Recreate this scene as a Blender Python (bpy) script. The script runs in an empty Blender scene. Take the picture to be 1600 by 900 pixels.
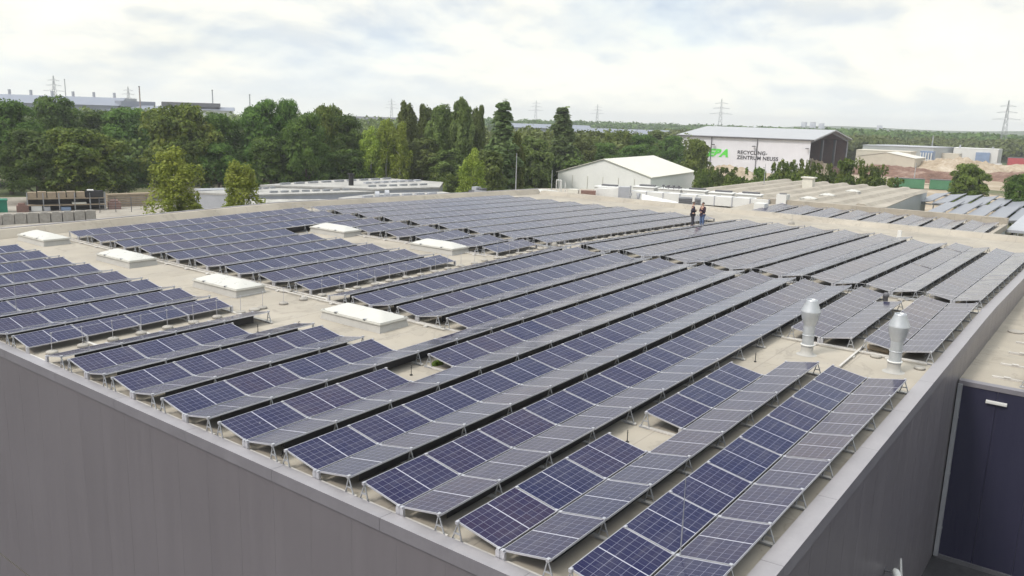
import bpy, math, random
import numpy as np
from mathutils import Vector, Matrix, Euler, Quaternion
random.seed(7); np.random.seed(7)
SC = bpy.context.scene
COL = SC.collection
# ------------------------------------------------------------------ camera
cam = bpy.data.cameras.new('camera'); camo = bpy.data.objects.new('camera', cam); COL.objects.link(camo)
CAMP = Vector((-10.0235, -22.7017, 6.8364))
_r = Vector((0.60453934, -0.79601037, 0.02999458)); _d = Vector((-0.14304065, -0.14552222, -0.97895999)); _f = Vector((0.78362718, 0.58752938, -0.20183575))
camo.matrix_world = Matrix.Translation(CAMP) @ Matrix((_r, -_d, -_f)).transposed().to_4x4()
cam.sensor_width = 36; cam.lens = 1281.4256 * 36 / 1600; cam.clip_start = 0.1; cam.clip_end = 6000
SC.camera = camo
# ------------------------------------------------------------------ world: overcast sky with thin blue gaps
W = bpy.data.worlds.new('World'); SC.world = W; W.use_nodes = True
nt = W.node_tree; nt.nodes.clear()
N = nt.nodes.new; K = nt.links.new
def wn(t, **kw):
    n = N(t)
    for k, v in kw.items(): setattr(n, k, v)
    return n
SUN_V = Vector((-0.62, 0.22, 0.75)).normalized()
sky = wn('ShaderNodeTexSky', sky_type='NISHITA'); sky.sun_disc = False
sky.sun_elevation = math.asin(SUN_V.z); sky.sun_rotation = math.atan2(SUN_V.x, SUN_V.y); sky.air_density = 1.0; sky.dust_density = 2.0
tc = wn('ShaderNodeTexCoord'); sep = wn('ShaderNodeSeparateXYZ'); K(tc.outputs['Generated'], sep.inputs[0])
def m(op, a, b=None, c=None):
    n = wn('ShaderNodeMath', operation=op)
    for i, v in enumerate((a, b, c)):
        if v is None: continue
        if isinstance(v, (int, float)): n.inputs[i].default_value = v
        else: K(v, n.inputs[i])
    return n.outputs[0]
zc = m('ADD', m('MAXIMUM', sep.outputs[2], 0.0), 0.34)
cmb = wn('ShaderNodeCombineXYZ'); K(m('DIVIDE', sep.outputs[0], zc), cmb.inputs[0]); K(m('DIVIDE', sep.outputs[1], zc), cmb.inputs[1])
def noise(vec, scale, detail=6, rough=.55, dist=0.0, off=(0, 0, 0)):
    mp = wn('ShaderNodeMapping'); mp.inputs['Location'].default_value = off; K(vec, mp.inputs[0])
    n = wn('ShaderNodeTexNoise'); n.inputs['Scale'].default_value = scale; n.inputs['Detail'].default_value = detail
    n.inputs['Roughness'].default_value = rough; n.inputs['Distortion'].default_value = dist; K(mp.outputs[0], n.inputs[0]); return n.outputs[0]
def ramp(fac, stops):
    r = wn('ShaderNodeValToRGB'); K(fac, r.inputs[0]); e = r.color_ramp.elements
    while len(e) < len(stops): e.new(.5)
    for el, (p, c) in zip(e, stops): el.position = p; el.color = (*c, 1)
    return r.outputs[0]
n1 = noise(cmb.outputs[0], 1.75, 9, .5, .15, (3.1, 1.7, 0))
n1b = noise(cmb.outputs[0], 1.75, 9, .5, .15, (3.1 - .055, 1.7 - .043, 0))      # same field a step nearer: lit tops, grey bases
n2 = noise(cmb.outputs[0], .75, 6, .55, .2, (7.4, 2.2, 5))
lit = m('ADD', m('MULTIPLY', m('SUBTRACT', n1, n1b), 3.4), .5)
body = m('ADD', m('MULTIPLY', n1, .6), m('MULTIPLY', n2, .4))
shade = ramp(body, [(.38, (.76, .84, .93)), (.45, (.86, .90, .93)), (.52, (.97, .97, .93)), (.60, (1.06, 1.04, .97))])
low = ramp(lit, [(.25, (.80, .83, .88)), (.47, (.97, .97, .96)), (.56, (1.02, 1.01, .98)), (.72, (1.10, 1.08, 1.0))])
mx = wn('ShaderNodeMix', data_type='RGBA', blend_type='MULTIPLY'); mx.inputs[0].default_value = 1; K(shade, mx.inputs[6]); K(low, mx.inputs[7])
hor = ramp(m('MAXIMUM', sep.outputs[2], 0.0), [(0.0, (1, 1, 1)), (.02, (.55, .55, .55)), (.06, (.15, .15, .15)), (.12, (0, 0, 0))])
mh = wn('ShaderNodeMix', data_type='RGBA'); K(hor, mh.inputs[0]); K(mx.outputs[2], mh.inputs[6]); mh.inputs[7].default_value = (1.02, 1.05, 1.01, 1)
cl = wn('ShaderNodeMix', data_type='RGBA', blend_type='MULTIPLY'); cl.inputs[0].default_value = 1; K(mh.outputs[2], cl.inputs[6]); cl.inputs[7].default_value = (7.95, 7.9, 7.65, 1)
# overcast skies are brightest overhead
zen = wn('ShaderNodeMapRange'); zen.inputs[1].default_value = .17; zen.inputs[2].default_value = .8; zen.inputs[3].default_value = 1.0; zen.inputs[4].default_value = 2.7; zen.interpolation_type = 'SMOOTHSTEP'; K(sep.outputs[2], zen.inputs[0])
zm = wn('ShaderNodeVectorMath', operation='SCALE'); K(cl.outputs[2], zm.inputs[0]); K(zen.outputs[0], zm.inputs['Scale'])
n3 = noise(cmb.outputs[0], .8, 5, .5, .2, (1.3, 9.2, 2))
gapz = ramp(sep.outputs[2], [(.30, (0, 0, 0)), (.44, (1, 1, 1)), (.72, (1, 1, 1)), (.86, (0, 0, 0))])
gap = m('MULTIPLY', gapz, ramp(n3, [(.42, (.95, .95, .95)), (.62, (.7, .7, .7))]))
dens = m('SUBTRACT', ramp(n2, [(.28, (.80, .80, .80)), (.42, (.97, .97, .97))]), gap)
fin = wn('ShaderNodeMix', data_type='RGBA'); K(dens, fin.inputs[0]); K(sky.outputs[0], fin.inputs[6]); K(zm.outputs[0], fin.inputs[7])
bg = wn('ShaderNodeBackground'); bg.inputs['Strength'].default_value = 0.1; K(fin.outputs[2], bg.inputs[0])
wo = wn('ShaderNodeOutputWorld'); K(bg.outputs[0], wo.inputs[0])
# ------------------------------------------------------------------ sun (veiled by thin cloud)
sl = bpy.data.lights.new('sun', 'SUN'); sl.energy = 1.5; sl.angle = math.radians(10); sl.color = (1, .95, .87)
so = bpy.data.objects.new('sun', sl); COL.objects.link(so); so.rotation_euler = SUN_V.to_track_quat('Z', 'Y').to_euler(); so.location = (0, 0, 60)
SC.view_settings.view_transform = 'Standard'; SC.view_settings.look = 'None'; SC.view_settings.gamma = 1; SC.view_settings.exposure = 0.5
SC.render.engine = 'CYCLES'
SC.cycles.max_bounces = 5; SC.cycles.diffuse_bounces = 2; SC.cycles.glossy_bounces = 3; SC.cycles.transparent_max_bounces = 8; SC.cycles.volume_bounces = 0

# ------------------------------------------------------------------ helpers
def tag(o, label=None, cat=None, group=None, kind=None):
    if label: o['label'] = label
    if cat: o['category'] = cat
    if group: o['group'] = group
    if kind: o['kind'] = kind
    return o
def thing(name, label, cat, loc=(0, 0, 0), rz=0.0, group=None, rot=None):
    o = bpy.data.objects.new(name, None); COL.objects.link(o); o.empty_display_size = .3
    o.location = loc; o.rotation_euler = rot if rot else (0, 0, rz)
    return tag(o, label, cat, group)
class MB:
    def __init__(s): s.v = []; s.f = []; s.mi = []; s.sm = []
    def add(s, vs, fs, mi=0, sm=False, M=None):
        b = len(s.v)
        for v in vs:
            v = Vector(v); s.v.append(tuple(M @ v) if M else tuple(v))
        for f in fs: s.f.append(tuple(b + i for i in f)); s.mi.append(mi); s.sm.append(sm)
        return s
    def box(s, x0, y0, z0, x1, y1, z1, mi=0, M=None):
        v = [(x0,y0,z0),(x1,y0,z0),(x1,y1,z0),(x0,y1,z0),(x0,y0,z1),(x1,y0,z1),(x1,y1,z1),(x0,y1,z1)]
        return s.add(v, [(0,3,2,1),(4,5,6,7),(0,1,5,4),(1,2,6,5),(2,3,7,6),(3,0,4,7)], mi, False, M)
    def tube(s, p0, p1, r0, r1=None, n=8, mi=0, sm=True, cap=True):
        r1 = r0 if r1 is None else r1; p0 = Vector(p0); p1 = Vector(p1); d = (p1 - p0).normalized()
        a = d.orthogonal().normalized(); b = d.cross(a); vs = []
        for p, r in ((p0, r0), (p1, r1)):
            for i in range(n):
                t = 2 * math.pi * i / n; vs.append(p + (a * math.cos(t) + b * math.sin(t)) * r)
        fs = [(i, (i + 1) % n, n + (i + 1) % n, n + i) for i in range(n)]
        s.add(vs, fs, mi, sm)
        if cap: s.add(vs[:n], [tuple(range(n - 1, -1, -1))], mi); s.add(vs[n:], [tuple(range(n))], mi)
        return s
    def lathe(s, prof, n=20, c=(0, 0, 0), mi=0, sm=True):
        vs = []
        for r, z in prof:
            for i in range(n):
                t = 2 * math.pi * i / n; vs.append((c[0] + r * math.cos(t), c[1] + r * math.sin(t), c[2] + z))
        fs = []
        for k in range(len(prof) - 1):
            for i in range(n): fs.append((k*n+i, k*n+(i+1)%n, (k+1)*n+(i+1)%n, (k+1)*n+i))
        return s.add(vs, fs, mi, sm)
    def prism(s, poly, z0, z1, mi=0, mt=None):
        n = len(poly); mt = mi if mt is None else mt
        ar = sum(poly[i][0]*poly[(i+1)%n][1]-poly[(i+1)%n][0]*poly[i][1] for i in range(n))
        if ar < 0: poly = poly[::-1]
        z0 = z0 if isinstance(z0, (list, tuple)) else [z0]*n; z1 = z1 if isinstance(z1, (list, tuple)) else [z1]*n
        vs = [(x, y, z) for (x, y), z in zip(poly, z0)] + [(x, y, z) for (x, y), z in zip(poly, z1)]
        s.add(vs, [tuple(range(n-1, -1, -1))] + [(i, (i+1)%n, n+(i+1)%n, n+i) for i in range(n)], mi)
        return s.add(vs, [tuple(range(n, 2*n))], mt)
    def mesh(s, name, mats):
        me = bpy.data.meshes.new(name); me.from_pydata(s.v, [], s.f)
        for mm in (mats if isinstance(mats, (list, tuple)) else [mats]): me.materials.append(mm)
        me.polygons.foreach_set('material_index', s.mi); me.polygons.foreach_set('use_smooth', s.sm); me.update(); return me
    def build(s, name, mats, parent=None, loc=(0, 0, 0), rot=(0, 0, 0)):
        o = bpy.data.objects.new(name, s.mesh(name, mats)); COL.objects.link(o); o.location = loc; o.rotation_euler = rot
        if parent: o.parent = parent
        return o
def inst(name, me, parent=None, loc=(0, 0, 0), rot=(0, 0, 0), scale=None):
    o = bpy.data.objects.new(name, me); COL.objects.link(o); o.location = loc; o.rotation_euler = rot
    if scale: o.scale = scale
    if parent: o.parent = parent
    return o
def copy_tree(o, parent=None):
    c = o.copy(); COL.objects.link(c)
    if parent: c.parent = parent
    for ch in KIDS.get(o.name, o.children): copy_tree(ch, c)
    return c
KIDS = {}
ORD = ['first','second','third','fourth','fifth','sixth','seventh','eighth','ninth','tenth','eleventh','twelfth']

# ------------------------------------------------------------------ materials
class MT:
    def __init__(s, name):
        s.m = bpy.data.materials.new(name); s.m.use_nodes = True; s.t = s.m.node_tree; s.p = s.t.nodes['Principled BSDF']; s.out = s.t.nodes['Material Output']
    def n(s, t, **kw):
        nd = s.t.nodes.new(t)
        for k, v in kw.items(): setattr(nd, k, v)
        return nd
    def k(s, a, b): s.t.links.new(a, b)
    def mth(s, op, a, b=None, c=None):
        n = s.n('ShaderNodeMath', operation=op)
        for i, v in enumerate((a, b, c)):
            if v is None: continue
            if isinstance(v, (int, float)): n.inputs[i].default_value = v
            else: s.k(v, n.inputs[i])
        return n.outputs[0]
    def coord(s, which='Object', scale=(1, 1, 1), loc=(0, 0, 0)):
        t = s.n('ShaderNodeTexCoord'); mp = s.n('ShaderNodeMapping'); mp.inputs['Scale'].default_value = scale; mp.inputs['Location'].default_value = loc
        s.k(t.outputs[which], mp.inputs[0]); return mp.outputs[0]
    def world(s):
        return s.n('ShaderNodeNewGeometry').outputs['Position']
    def noise(s, vec, scale, detail=5, rough=.55, dist=0):
        n = s.n('ShaderNodeTexNoise'); n.inputs['Scale'].default_value = scale; n.inputs['Detail'].default_value = detail
        n.inputs['Roughness'].default_value = rough; n.inputs['Distortion'].default_value = dist; s.k(vec, n.inputs[0]); return n.outputs[0]
    def ramp(s, fac, stops):
        r = s.n('ShaderNodeValToRGB'); s.k(fac, r.inputs[0]); e = r.color_ramp.elements
        while len(e) < len(stops): e.new(.5)
        for el, (p, c) in zip(e, stops): el.position = p; el.color = (*c, 1) if not isinstance(c, (int, float)) else (c, c, c, 1)
        return r.outputs[0]
    def mix(s, fac, a, b, mode='MIX'):
        n = s.n('ShaderNodeMix', data_type='RGBA', blend_type=mode)
        for i, v in ((0, fac), (6, a), (7, b)):
            if isinstance(v, (int, float)): n.inputs[i].default_value = v
            elif isinstance(v, tuple): n.inputs[i].default_value = (*v, 1)
            else: s.k(v, n.inputs[i])
        return n.outputs[2]
    def bump(s, h, strength=.3, dist=.02):
        b = s.n('ShaderNodeBump'); b.inputs['Strength'].default_value = strength; b.inputs['Distance'].default_value = dist; s.k(h, b.inputs['Height']); s.k(b.outputs[0], s.p.inputs['Normal'])
    def set(s, col=None, rough=.6, metal=0, spec=.5):
        if col is not None:
            if isinstance(col, tuple): s.p.inputs['Base Color'].default_value = (*col, 1)
            else: s.k(col, s.p.inputs['Base Color'])
        if isinstance(rough, (int, float)): s.p.inputs['Roughness'].default_value = rough
        else: s.k(rough, s.p.inputs['Roughness'])
        s.p.inputs['Metallic'].default_value = metal; s.p.inputs['Specular IOR Level'].default_value = spec
        return s.m
def worn(name, c, rough=.6, metal=0, var=.18, scale=1.2, spec=.5, bump=0):
    """plain paint / plastic / metal with soft dirt variation"""
    t = MT(name); v = t.world(); a = t.noise(v, scale, 6, .6); b = t.noise(v, scale * 9, 3, .6)
    f = t.mth('ADD', t.mth('MULTIPLY', a, .7), t.mth('MULTIPLY', b, .3))
    lo = tuple(x * (1 - var) for x in c); hi = tuple(min(1, x * (1 + var)) for x in c)
    t.set(t.ramp(f, [(.3, lo), (.7, hi)]), t.ramp(a, [(.3, rough * .85), (.7, min(1, rough * 1.15))]), metal, spec)
    if bump: t.bump(b, bump, .01)
    return t.m
MAT = {}
# roof membrane: beige with seams, stains and dust
t = MT('roof_membrane'); v = t.world(); s3 = t.n('ShaderNodeSeparateXYZ'); t.k(v, s3.inputs[0])
big = t.noise(v, .22, 6, .6, .4); mid = t.noise(v, 1.6, 6, .65, .3); fine = t.noise(v, 22, 3, .7)
c = t.ramp(big, [(.3, (.275, .243, .203)), (.5, (.355, .317, .262)), (.68, (.41, .370, .310))])
c = t.mix(t.ramp(mid, [(.36, .55), (.5, 0.0)]), c, (.33, .30, .26))
c = t.mix(t.mth('MULTIPLY', fine, .35), c, (.36, .335, .29))
fr = t.mth('ABSOLUTE', t.mth('SUBTRACT', t.mth('FRACT', t.mth('ADD', t.mth('MULTIPLY', s3.outputs[1], 1/2.1), .37)), .5))
seam = t.mth('LESS_THAN', fr, .008)
fr2 = t.mth('ABSOLUTE', t.mth('SUBTRACT', t.mth('FRACT', t.mth('MULTIPLY', s3.outputs[0], 1/9.3)), .5))
seam = t.mth('MAXIMUM', seam, t.mth('LESS_THAN', fr2, .0018))
c = t.mix(t.mth('MULTIPLY', seam, .45), c, (.2, .18, .16))
spots = t.ramp(t.noise(v, 5.5, 4, .7, .6), [(.63, 0.0), (.70, .55)])
c = t.mix(spots, c, (.20, .18, .15))
pud = t.noise(v, .55, 4, .55, .8); ring = t.ramp(pud, [(.55, 0.0), (.575, .45), (.60, .12), (.75, .22)]); c = t.mix(ring, c, (.22, .20, .17))
t.set(c, .8, 0, .3); t.bump(fine, .15, .01); MAT['roof'] = t.m
# solar glass: mono cells, half-cut
t = MT('solar_glass'); uv = t.n('ShaderNodeUVMap'); uv.uv_map = 'UVMap'; s3 = t.n('ShaderNodeSeparateXYZ'); t.k(uv.outputs[0], s3.inputs[0])
X, Y = s3.outputs[0], s3.outputs[1]           # metres from the module centre
ax = t.mth('ABSOLUTE', X)
def lines(val, off, pitch, half):
    q = t.mth('FRACT', t.mth('DIVIDE', t.mth('ADD', val, off), pitch)); d = t.mth('MULTIPLY', t.mth('SUBTRACT', .5, t.mth('ABSOLUTE', t.mth('SUBTRACT', q, .5))), pitch)
    return t.mth('LESS_THAN', d, half)
gx = lines(ax, -.012, .163, .0032); gy = lines(Y, .4845, .1615, .0036)
hx = lines(ax, -.012, .0815, .0016); by = lines(Y, .4845, .0323, .0009)
mid_ = t.mth('LESS_THAN', ax, .009)
edge = t.mth('GREATER_THAN', ax, .829)
oi = t.n('ShaderNodeObjectInfo'); rnd = oi.outputs['Random']
cx = t.mth('FLOOR', t.mth('DIVIDE', X, .163)); cy = t.mth('FLOOR', t.mth('DIVIDE', t.mth('ADD', Y, .4845), .1615))
cmbn = t.n('ShaderNodeCombineXYZ'); t.k(cx, cmbn.inputs[0]); t.k(cy, cmbn.inputs[1]); t.k(t.mth('MULTIPLY', rnd, 37), cmbn.inputs[2])
wn_ = t.n('ShaderNodeTexWhiteNoise'); wn_.noise_dimensions = '3D'; t.k(cmbn.outputs[0], wn_.inputs[0])
cell = t.ramp(rnd, [(0, (.004, .0055, .040)), (.45, (.0065, .005, .039)), (.8, (.010, .0055, .036)), (1, (.015, .0065, .034))])
cell = t.mix(t.mth('MULTIPLY', wn_.outputs[0], .45), cell, (.006, .008, .050))
c = t.mix(t.mth('MULTIPLY', by, .10), cell, (.30, .30, .36))
c = t.mix(t.mth('MULTIPLY', hx, .12), c, (.34, .34, .40))
c = t.mix(t.mth('MULTIPLY', t.mth('MAXIMUM', gx, gy), .62), c, (.27, .27, .35))
c = t.mix(t.mth('MAXIMUM', mid_, edge), c, (.44, .44, .50))
dust = t.noise(t.world(), .9, 5, .6, .5)
c = t.mix(t.ramp(dust, [(.35, .005), (.75, .045)]), c, (.42, .40, .38))
dropn = t.n('ShaderNodeTexVoronoi'); dropn.inputs['Scale'].default_value = 1.7; t.k(t.world(), dropn.inputs[0]); c = t.mix(t.mth('MULTIPLY', t.mth('LESS_THAN', dropn.outputs['Distance'], .022), .8), c, (.5, .5, .48))
st_ = t.n('ShaderNodeMapping'); st_.inputs['Scale'].default_value = (.25, 2.2, .25); t.k(t.world(), st_.inputs[0]); sk = t.noise(st_.outputs[0], 3.0, 4, .6)
c = t.mix(t.ramp(sk, [(.52, 0.0), (.72, .07)]), c, (.4, .38, .36))
t.p.inputs['IOR'].default_value = 1.40; t.set(c, t.ramp(dust, [(.3, .10), (.7, .20)]), 0, .5); MAT['glass'] = t.m
MAT['alu'] = worn('anodised_aluminium', (.50, .50, .53), .38, .5, .08)
MAT['steel'] = worn('galvanised_steel', (.42, .43, .45), .45, .6, .18, 3)
MAT['rail'] = worn('pale_ballast_rail', (.50, .48, .45), .7, 0, .2, 2)
MAT['silver'] = worn('bright_duct_steel', (.48, .50, .52), .42, .45, .14, 2.5)
MAT['concrete'] = worn('weathered_concrete', (.33, .31, .28), .9, 0, .25, 3, .3, .2)
MAT['backsheet'] = worn('black_backsheet', (.018, .018, .022), .6, 0, .2, 3)
MAT['white'] = worn('white_paint', (.63, .63, .61), .5, 0, .08, .6)
MAT['offwhite'] = worn('offwhite_sheet', (.62, .60, .53), .5, 0, .06, .5)
MAT['dome'] = worn('milky_acrylic', (.52, .51, .47), .3, 0, .05, 1.5, .5)
MAT['curb'] = worn('skylight_curb', (.40, .39, .365), .7, 0, .12, 1.5)
MAT['darkgrey'] = worn('dark_grey_metal', (.10, .10, .11), .55, 0, .2, 2)
MAT['black'] = worn('black_rubber', (.02, .02, .022), .7, 0, .2, 3)
MAT['midgrey'] = worn('mid_grey_metal', (.30, .31, .33), .5, .2, .15, 1.5)
MAT['palegrey'] = worn('pale_grey_metal', (.38, .39, .42), .5, .1, .12, .8)
MAT['rust'] = worn('rusty_mesh', (.20, .12, .10), .85, 0, .3, 3)
# facade cladding
def clad(name, c, rough, metal=.15, ribs=60.0, bs=.12):
    t = MT(name); v = t.world(); s = t.n('ShaderNodeSeparateXYZ'); t.k(v, s.inputs[0])
    big = t.noise(v, .3, 4, .5); fine = t.noise(v, 14, 2)
    st = t.n('ShaderNodeMapping'); st.inputs['Scale'].default_value = (2.2, 2.2, .12); t.k(v, st.inputs[0]); streak = t.noise(st.outputs[0], 1.5, 5, .65)
    f = t.mth('ADD', t.mth('MULTIPLY', big, .5), t.mth('MULTIPLY', streak, .5))
    t.set(t.ramp(f, [(.33, tuple(x*.94 for x in c)), (.67, tuple(x*1.06 for x in c))]), t.ramp(streak, [(.3, rough*.85), (.7, rough*1.15)]), metal, .5)
    w = t.mth('SINE', t.mth('MULTIPLY', t.mth('ADD', s.outputs[0], s.outputs[1]), ribs))
    t.bump(w, bs, .004); return t.m
MAT['clad'] = clad('grey_cladding', (.160, .148, .160), .38, .1, 105, .05)
MAT['navy'] = clad('navy_cladding', (.027, .027, .054), .38, .1, 60)
MAT['hallwall'] = clad('pale_hall_cladding', (.66, .66, .70), .55, 0, 12, .3)
MAT['greywall'] = clad('grey_hall_cladding', (.36, .38, .38), .55, 0, 10, .4)
MAT['hallroof'] = clad('hall_roof_sheet', (.40, .405, .42), .5, .1, 9, .3)
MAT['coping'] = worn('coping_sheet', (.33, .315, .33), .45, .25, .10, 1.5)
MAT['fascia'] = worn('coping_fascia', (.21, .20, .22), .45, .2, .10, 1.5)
# ground
t = MT('ground_soil_grass'); v = t.world(); a = t.noise(v, .02, 6, .6, .5); b = t.noise(v, .35, 6, .65); d = t.noise(v, 4, 3)
c = t.ramp(a, [(.38, (.055, .085, .03)), (.5, (.10, .12, .05)), (.6, (.21, .17, .12))])
c = t.mix(t.ramp(b, [(.4, 0.0), (.65, .6)]), c, (.05, .07, .028)); c = t.mix(t.mth('MULTIPLY', d, .3), c, (.14, .12, .08))
t.set(c, .95, 0, .2); MAT['ground'] = t.m
def soil(name, cols, sc=.25):
    t = MT(name); v = t.world(); a = t.noise(v, sc, 7, .7, .6); b = t.noise(v, sc*9, 4, .7)
    c = t.ramp(a, [(.3, cols[0]), (.5, cols[1]), (.68, cols[2])]); c = t.mix(t.ramp(b, [(.4, 0.0), (.7, .6)]), c, cols[0])
    t.set(c, .95, 0, .2); t.bump(b, .4, .1); return t.m
MAT['yard'] = soil('pale_yard_concrete', [(.22, .20, .17), (.34, .31, .27), (.42, .39, .34)], .12)
MAT['asphalt'] = soil('asphalt_court', [(.035, .034, .038), (.05, .05, .055), (.065, .062, .068)], .5)
MAT['redsoil'] = soil('red_rubble', [(.10, .06, .045), (.20, .12, .09), (.34, .25, .20)], .12)
MAT['tansoil'] = soil('tan_rubble', [(.24, .19, .13), (.38, .31, .23), (.50, .44, .36)], .12)
MAT['gravelroof'] = soil('white_gravel_roof', [(.16, .155, .14), (.40, .39, .36), (.58, .57, .53)], .9)
MAT['whiteroof'] = soil('white_flat_roofing', [(.26, .255, .24), (.40, .39, .37), (.48, .47, .44)], .3)
MAT['wood'] = worn('weathered_timber', (.30, .24, .17), .85, 0, .25, 2)
MAT['green'] = worn('green_paint', (.07, .21, .11), .5, 0, .15, .8)
MAT['tealnet'] = worn('green_tarp', (.01, .16, .10), .6, 0, .2, .8)
MAT['red'] = worn('red_paint', (.42, .07, .08), .5, 0, .15, .8)
MAT['blue'] = worn('blue_paint', (.20, .27, .40), .5, 0, .15, .8)
MAT['windows'] = worn('dark_window_glass', (.03, .035, .05), .15, 0, .2, .5)
MAT['tentwhite'] = worn('white_tent_sheet', (.80, .80, .78), .55, 0, .05, .3)
MAT['brownlining'] = worn('brown_hall_lining', (.16, .10, .09), .85, 0, .25, .4)
MAT['signgreen'] = worn('sign_green', (.10, .62, .06), .5, 0, .05)
MAT['signblack'] = worn('sign_black', (.02, .02, .03), .5, 0, .05)
MAT['tan'] = worn('tan_sheet', (.52, .48, .40), .6, 0, .08, .5)
# foliage
def leafmat(name, c1, c2, c3):
    t = MT(name); v = t.coord('Object'); a = t.noise(v, .35, 4, .6); b = t.noise(v, 2.3, 3, .6); oi = t.n('ShaderNodeObjectInfo')
    f = t.mth('ADD', t.mth('MULTIPLY', a, .6), t.mth('MULTIPLY', b, .4))
    c = t.ramp(f, [(.40, c1), (.50, c2), (.62, c3)])
    hs = t.n('ShaderNodeHueSaturation'); t.k(c, hs.inputs['Color']); t.k(t.mth('ADD', .485, t.mth('MULTIPLY', oi.outputs['Random'], .03)), hs.inputs['Hue'])
    t.k(t.mth('ADD', .8, t.mth('MULTIPLY', oi.outputs['Random'], .45)), hs.inputs['Value'])
    t.set(hs.outputs[0], .6, 0, .25)
    tr = t.n('ShaderNodeBsdfTranslucent'); t.k(hs.outputs[0], tr.inputs[0]); ms = t.n('ShaderNodeMixShader'); ms.inputs[0].default_value = .34
    t.k(t.p.outputs[0], ms.inputs[1]); t.k(tr.outputs[0], ms.inputs[2]); t.k(ms.outputs[0], t.out.inputs[0]); return t.m
LEAF = {
 'oak': leafmat('oak_leaves', (0.043, 0.083, 0.015), (0.083, 0.147, 0.025), (0.15, 0.231, 0.043)),
 'maple': leafmat('maple_leaves', (0.053, 0.086, 0.014), (0.12, 0.168, 0.024), (0.24, 0.27, 0.048)),
 'birch': leafmat('birch_leaves', (.165, .230, .028), (.250, .320, .045), (.340, .400, .075)),
 'poplar': leafmat('poplar_leaves', (0.09, 0.132, 0.041), (0.138, 0.192, 0.066), (0.21, 0.264, 0.108)),
 'willow': leafmat('willow_leaves', (0.083, 0.115, 0.027), (0.135, 0.181, 0.045), (0.206, 0.256, 0.075)),
 'lime': leafmat('lime_leaves', (.090, .135, .022), (.145, .200, .035), (.220, .275, .055)),
 'bush': leafmat('bush_leaves', (0.063, 0.099, 0.014), (0.115, 0.168, 0.025), (0.207, 0.239, 0.051)),
}
MAT['bark'] = worn('brown_bark', (.10, .085, .07), .95, 0, .3, 4, .2)
MAT['birchbark'] = worn('white_birch_bark', (.50, .49, .45), .8, 0, .3, 4, .2)
# ------------------------------------------------------------------ geometry of the roof
GZ = -7.6
Lm, Pm, Wm, DZ, GAP, YU, XD = 1.72, 2.3536, .9755, .1751, .0473, 3.4995, 26.7189
SA, SB, SC_ = .0166, -.0174, .0034; XK = XD - .5
def Z(x, y): return SA * min(x, XK) + SB * max(0, x - XK) + SC_ * y
RH = -.41                                    # roof surface below the panels' high edge
def zr(x, y): return Z(x, y) + RH
X0, X1, YR, YL = -.34, 57.9, -18.93, 25.3
# ground
GF = -10.6
g = MB(); g.add([(-.36, -1500, GZ), (2900, -1500, GZ), (2900, 1700, GZ), (-.36, 1700, GZ)], [(0, 1, 2, 3)])
g.add([(-700, -1500, GF), (-.36, -1500, GF), (-.36, 1700, GF), (-700, 1700, GF)], [(0, 1, 2, 3)])
g.add([(-.36, -1500, GF), (-.36, -1500, GZ), (-.36, -18.97, GZ), (-.36, -18.97, GF)], [(0, 1, 2, 3)]); g.add([(-.36, 25.4, GF), (-.36, 25.4, GZ), (-.36, 1700, GZ), (-.36, 1700, GF)], [(0, 1, 2, 3)])
tag(g.build('ground', MAT['ground']), kind='structure')
def sheet(name, poly, z, mat):
    b = MB(); b.add([(x, y, z) for x, y in poly], [tuple(range(len(poly)))]); return tag(b.build(name, mat), kind='structure')
sheet('asphalt_court', [(-.35, -60), (60, -60), (60, -18.9), (57.9, 27), (-.35, 27)], GZ + .004, MAT['asphalt'])
sheet('lower_court', [(-60, -60), (-.37, -60), (-.37, 60), (-60, 60)], GF + .004, MAT['asphalt'])
sheet('storage_yard', [(5, 60), (36, 122), (60, 112), (90, 92), (84, 27.5), (5, 27.5)], GZ + .008, MAT['yard'])
sheet('works_yard', [(150, 70), (210, 118), (258, 125), (262, 40), (200, -10), (150, -10)], GZ + .012, MAT['tansoil'])
# ------------------------------------------------------------------ main building
bld = thing('industrial_building', 'large grey clad industrial building whose flat beige roof carries the solar rows', 'building', (0, 0, 0))
b = MB()
xs = [X0, XK, X1]
vs = []
for x in xs:
    for y in (YR, YL): vs.append((x, y, zr(x, y)))
b.add(vs, [(0, 2, 3, 1), (2, 4, 5, 3)])
b.build('roof', MAT['roof'], bld)
# walls, built as separate cladding panels over a dark core
b = MB(); b.prism([(X0+.03, YR+.03), (X1-.03, YR+.03), (X1-.03, YL-.03), (X0+.03, YL-.03)], GF, -.95, 0)
b.build('wall_core', MAT['darkgrey'], bld)
b = MB(); y = YR; k = 0
while y < YL - .01:
    y2 = min(YL, y + 1.185)
    b.box(X0, y + .0015, GF + .05, X0 + .028, y2 - .0015, min(zr(X0, y), zr(X0, y2)) - .02)
    y = y2
b.build('front_wall', MAT['clad'], bld)
b = MB(); x = X0
while x < X1 - .01:
    x2 = min(X1, x + 1.185)
    b.box(x + .003, YR, GZ + .05, x2 - .003, YR + .028, min(zr(x, YR), zr(x2, YR)) - .02)
    x = x2
b.build('side_wall', MAT['clad'], bld)
b = MB(); b.box(X1 - .028, YR, GZ, X1, YL, zr(X1, 0) - .25); b.box(X0, YL - .028, GZ, X1, YL, zr(X0, YL) - .1); b.build('rear_wall', MAT['clad'], bld)
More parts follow.
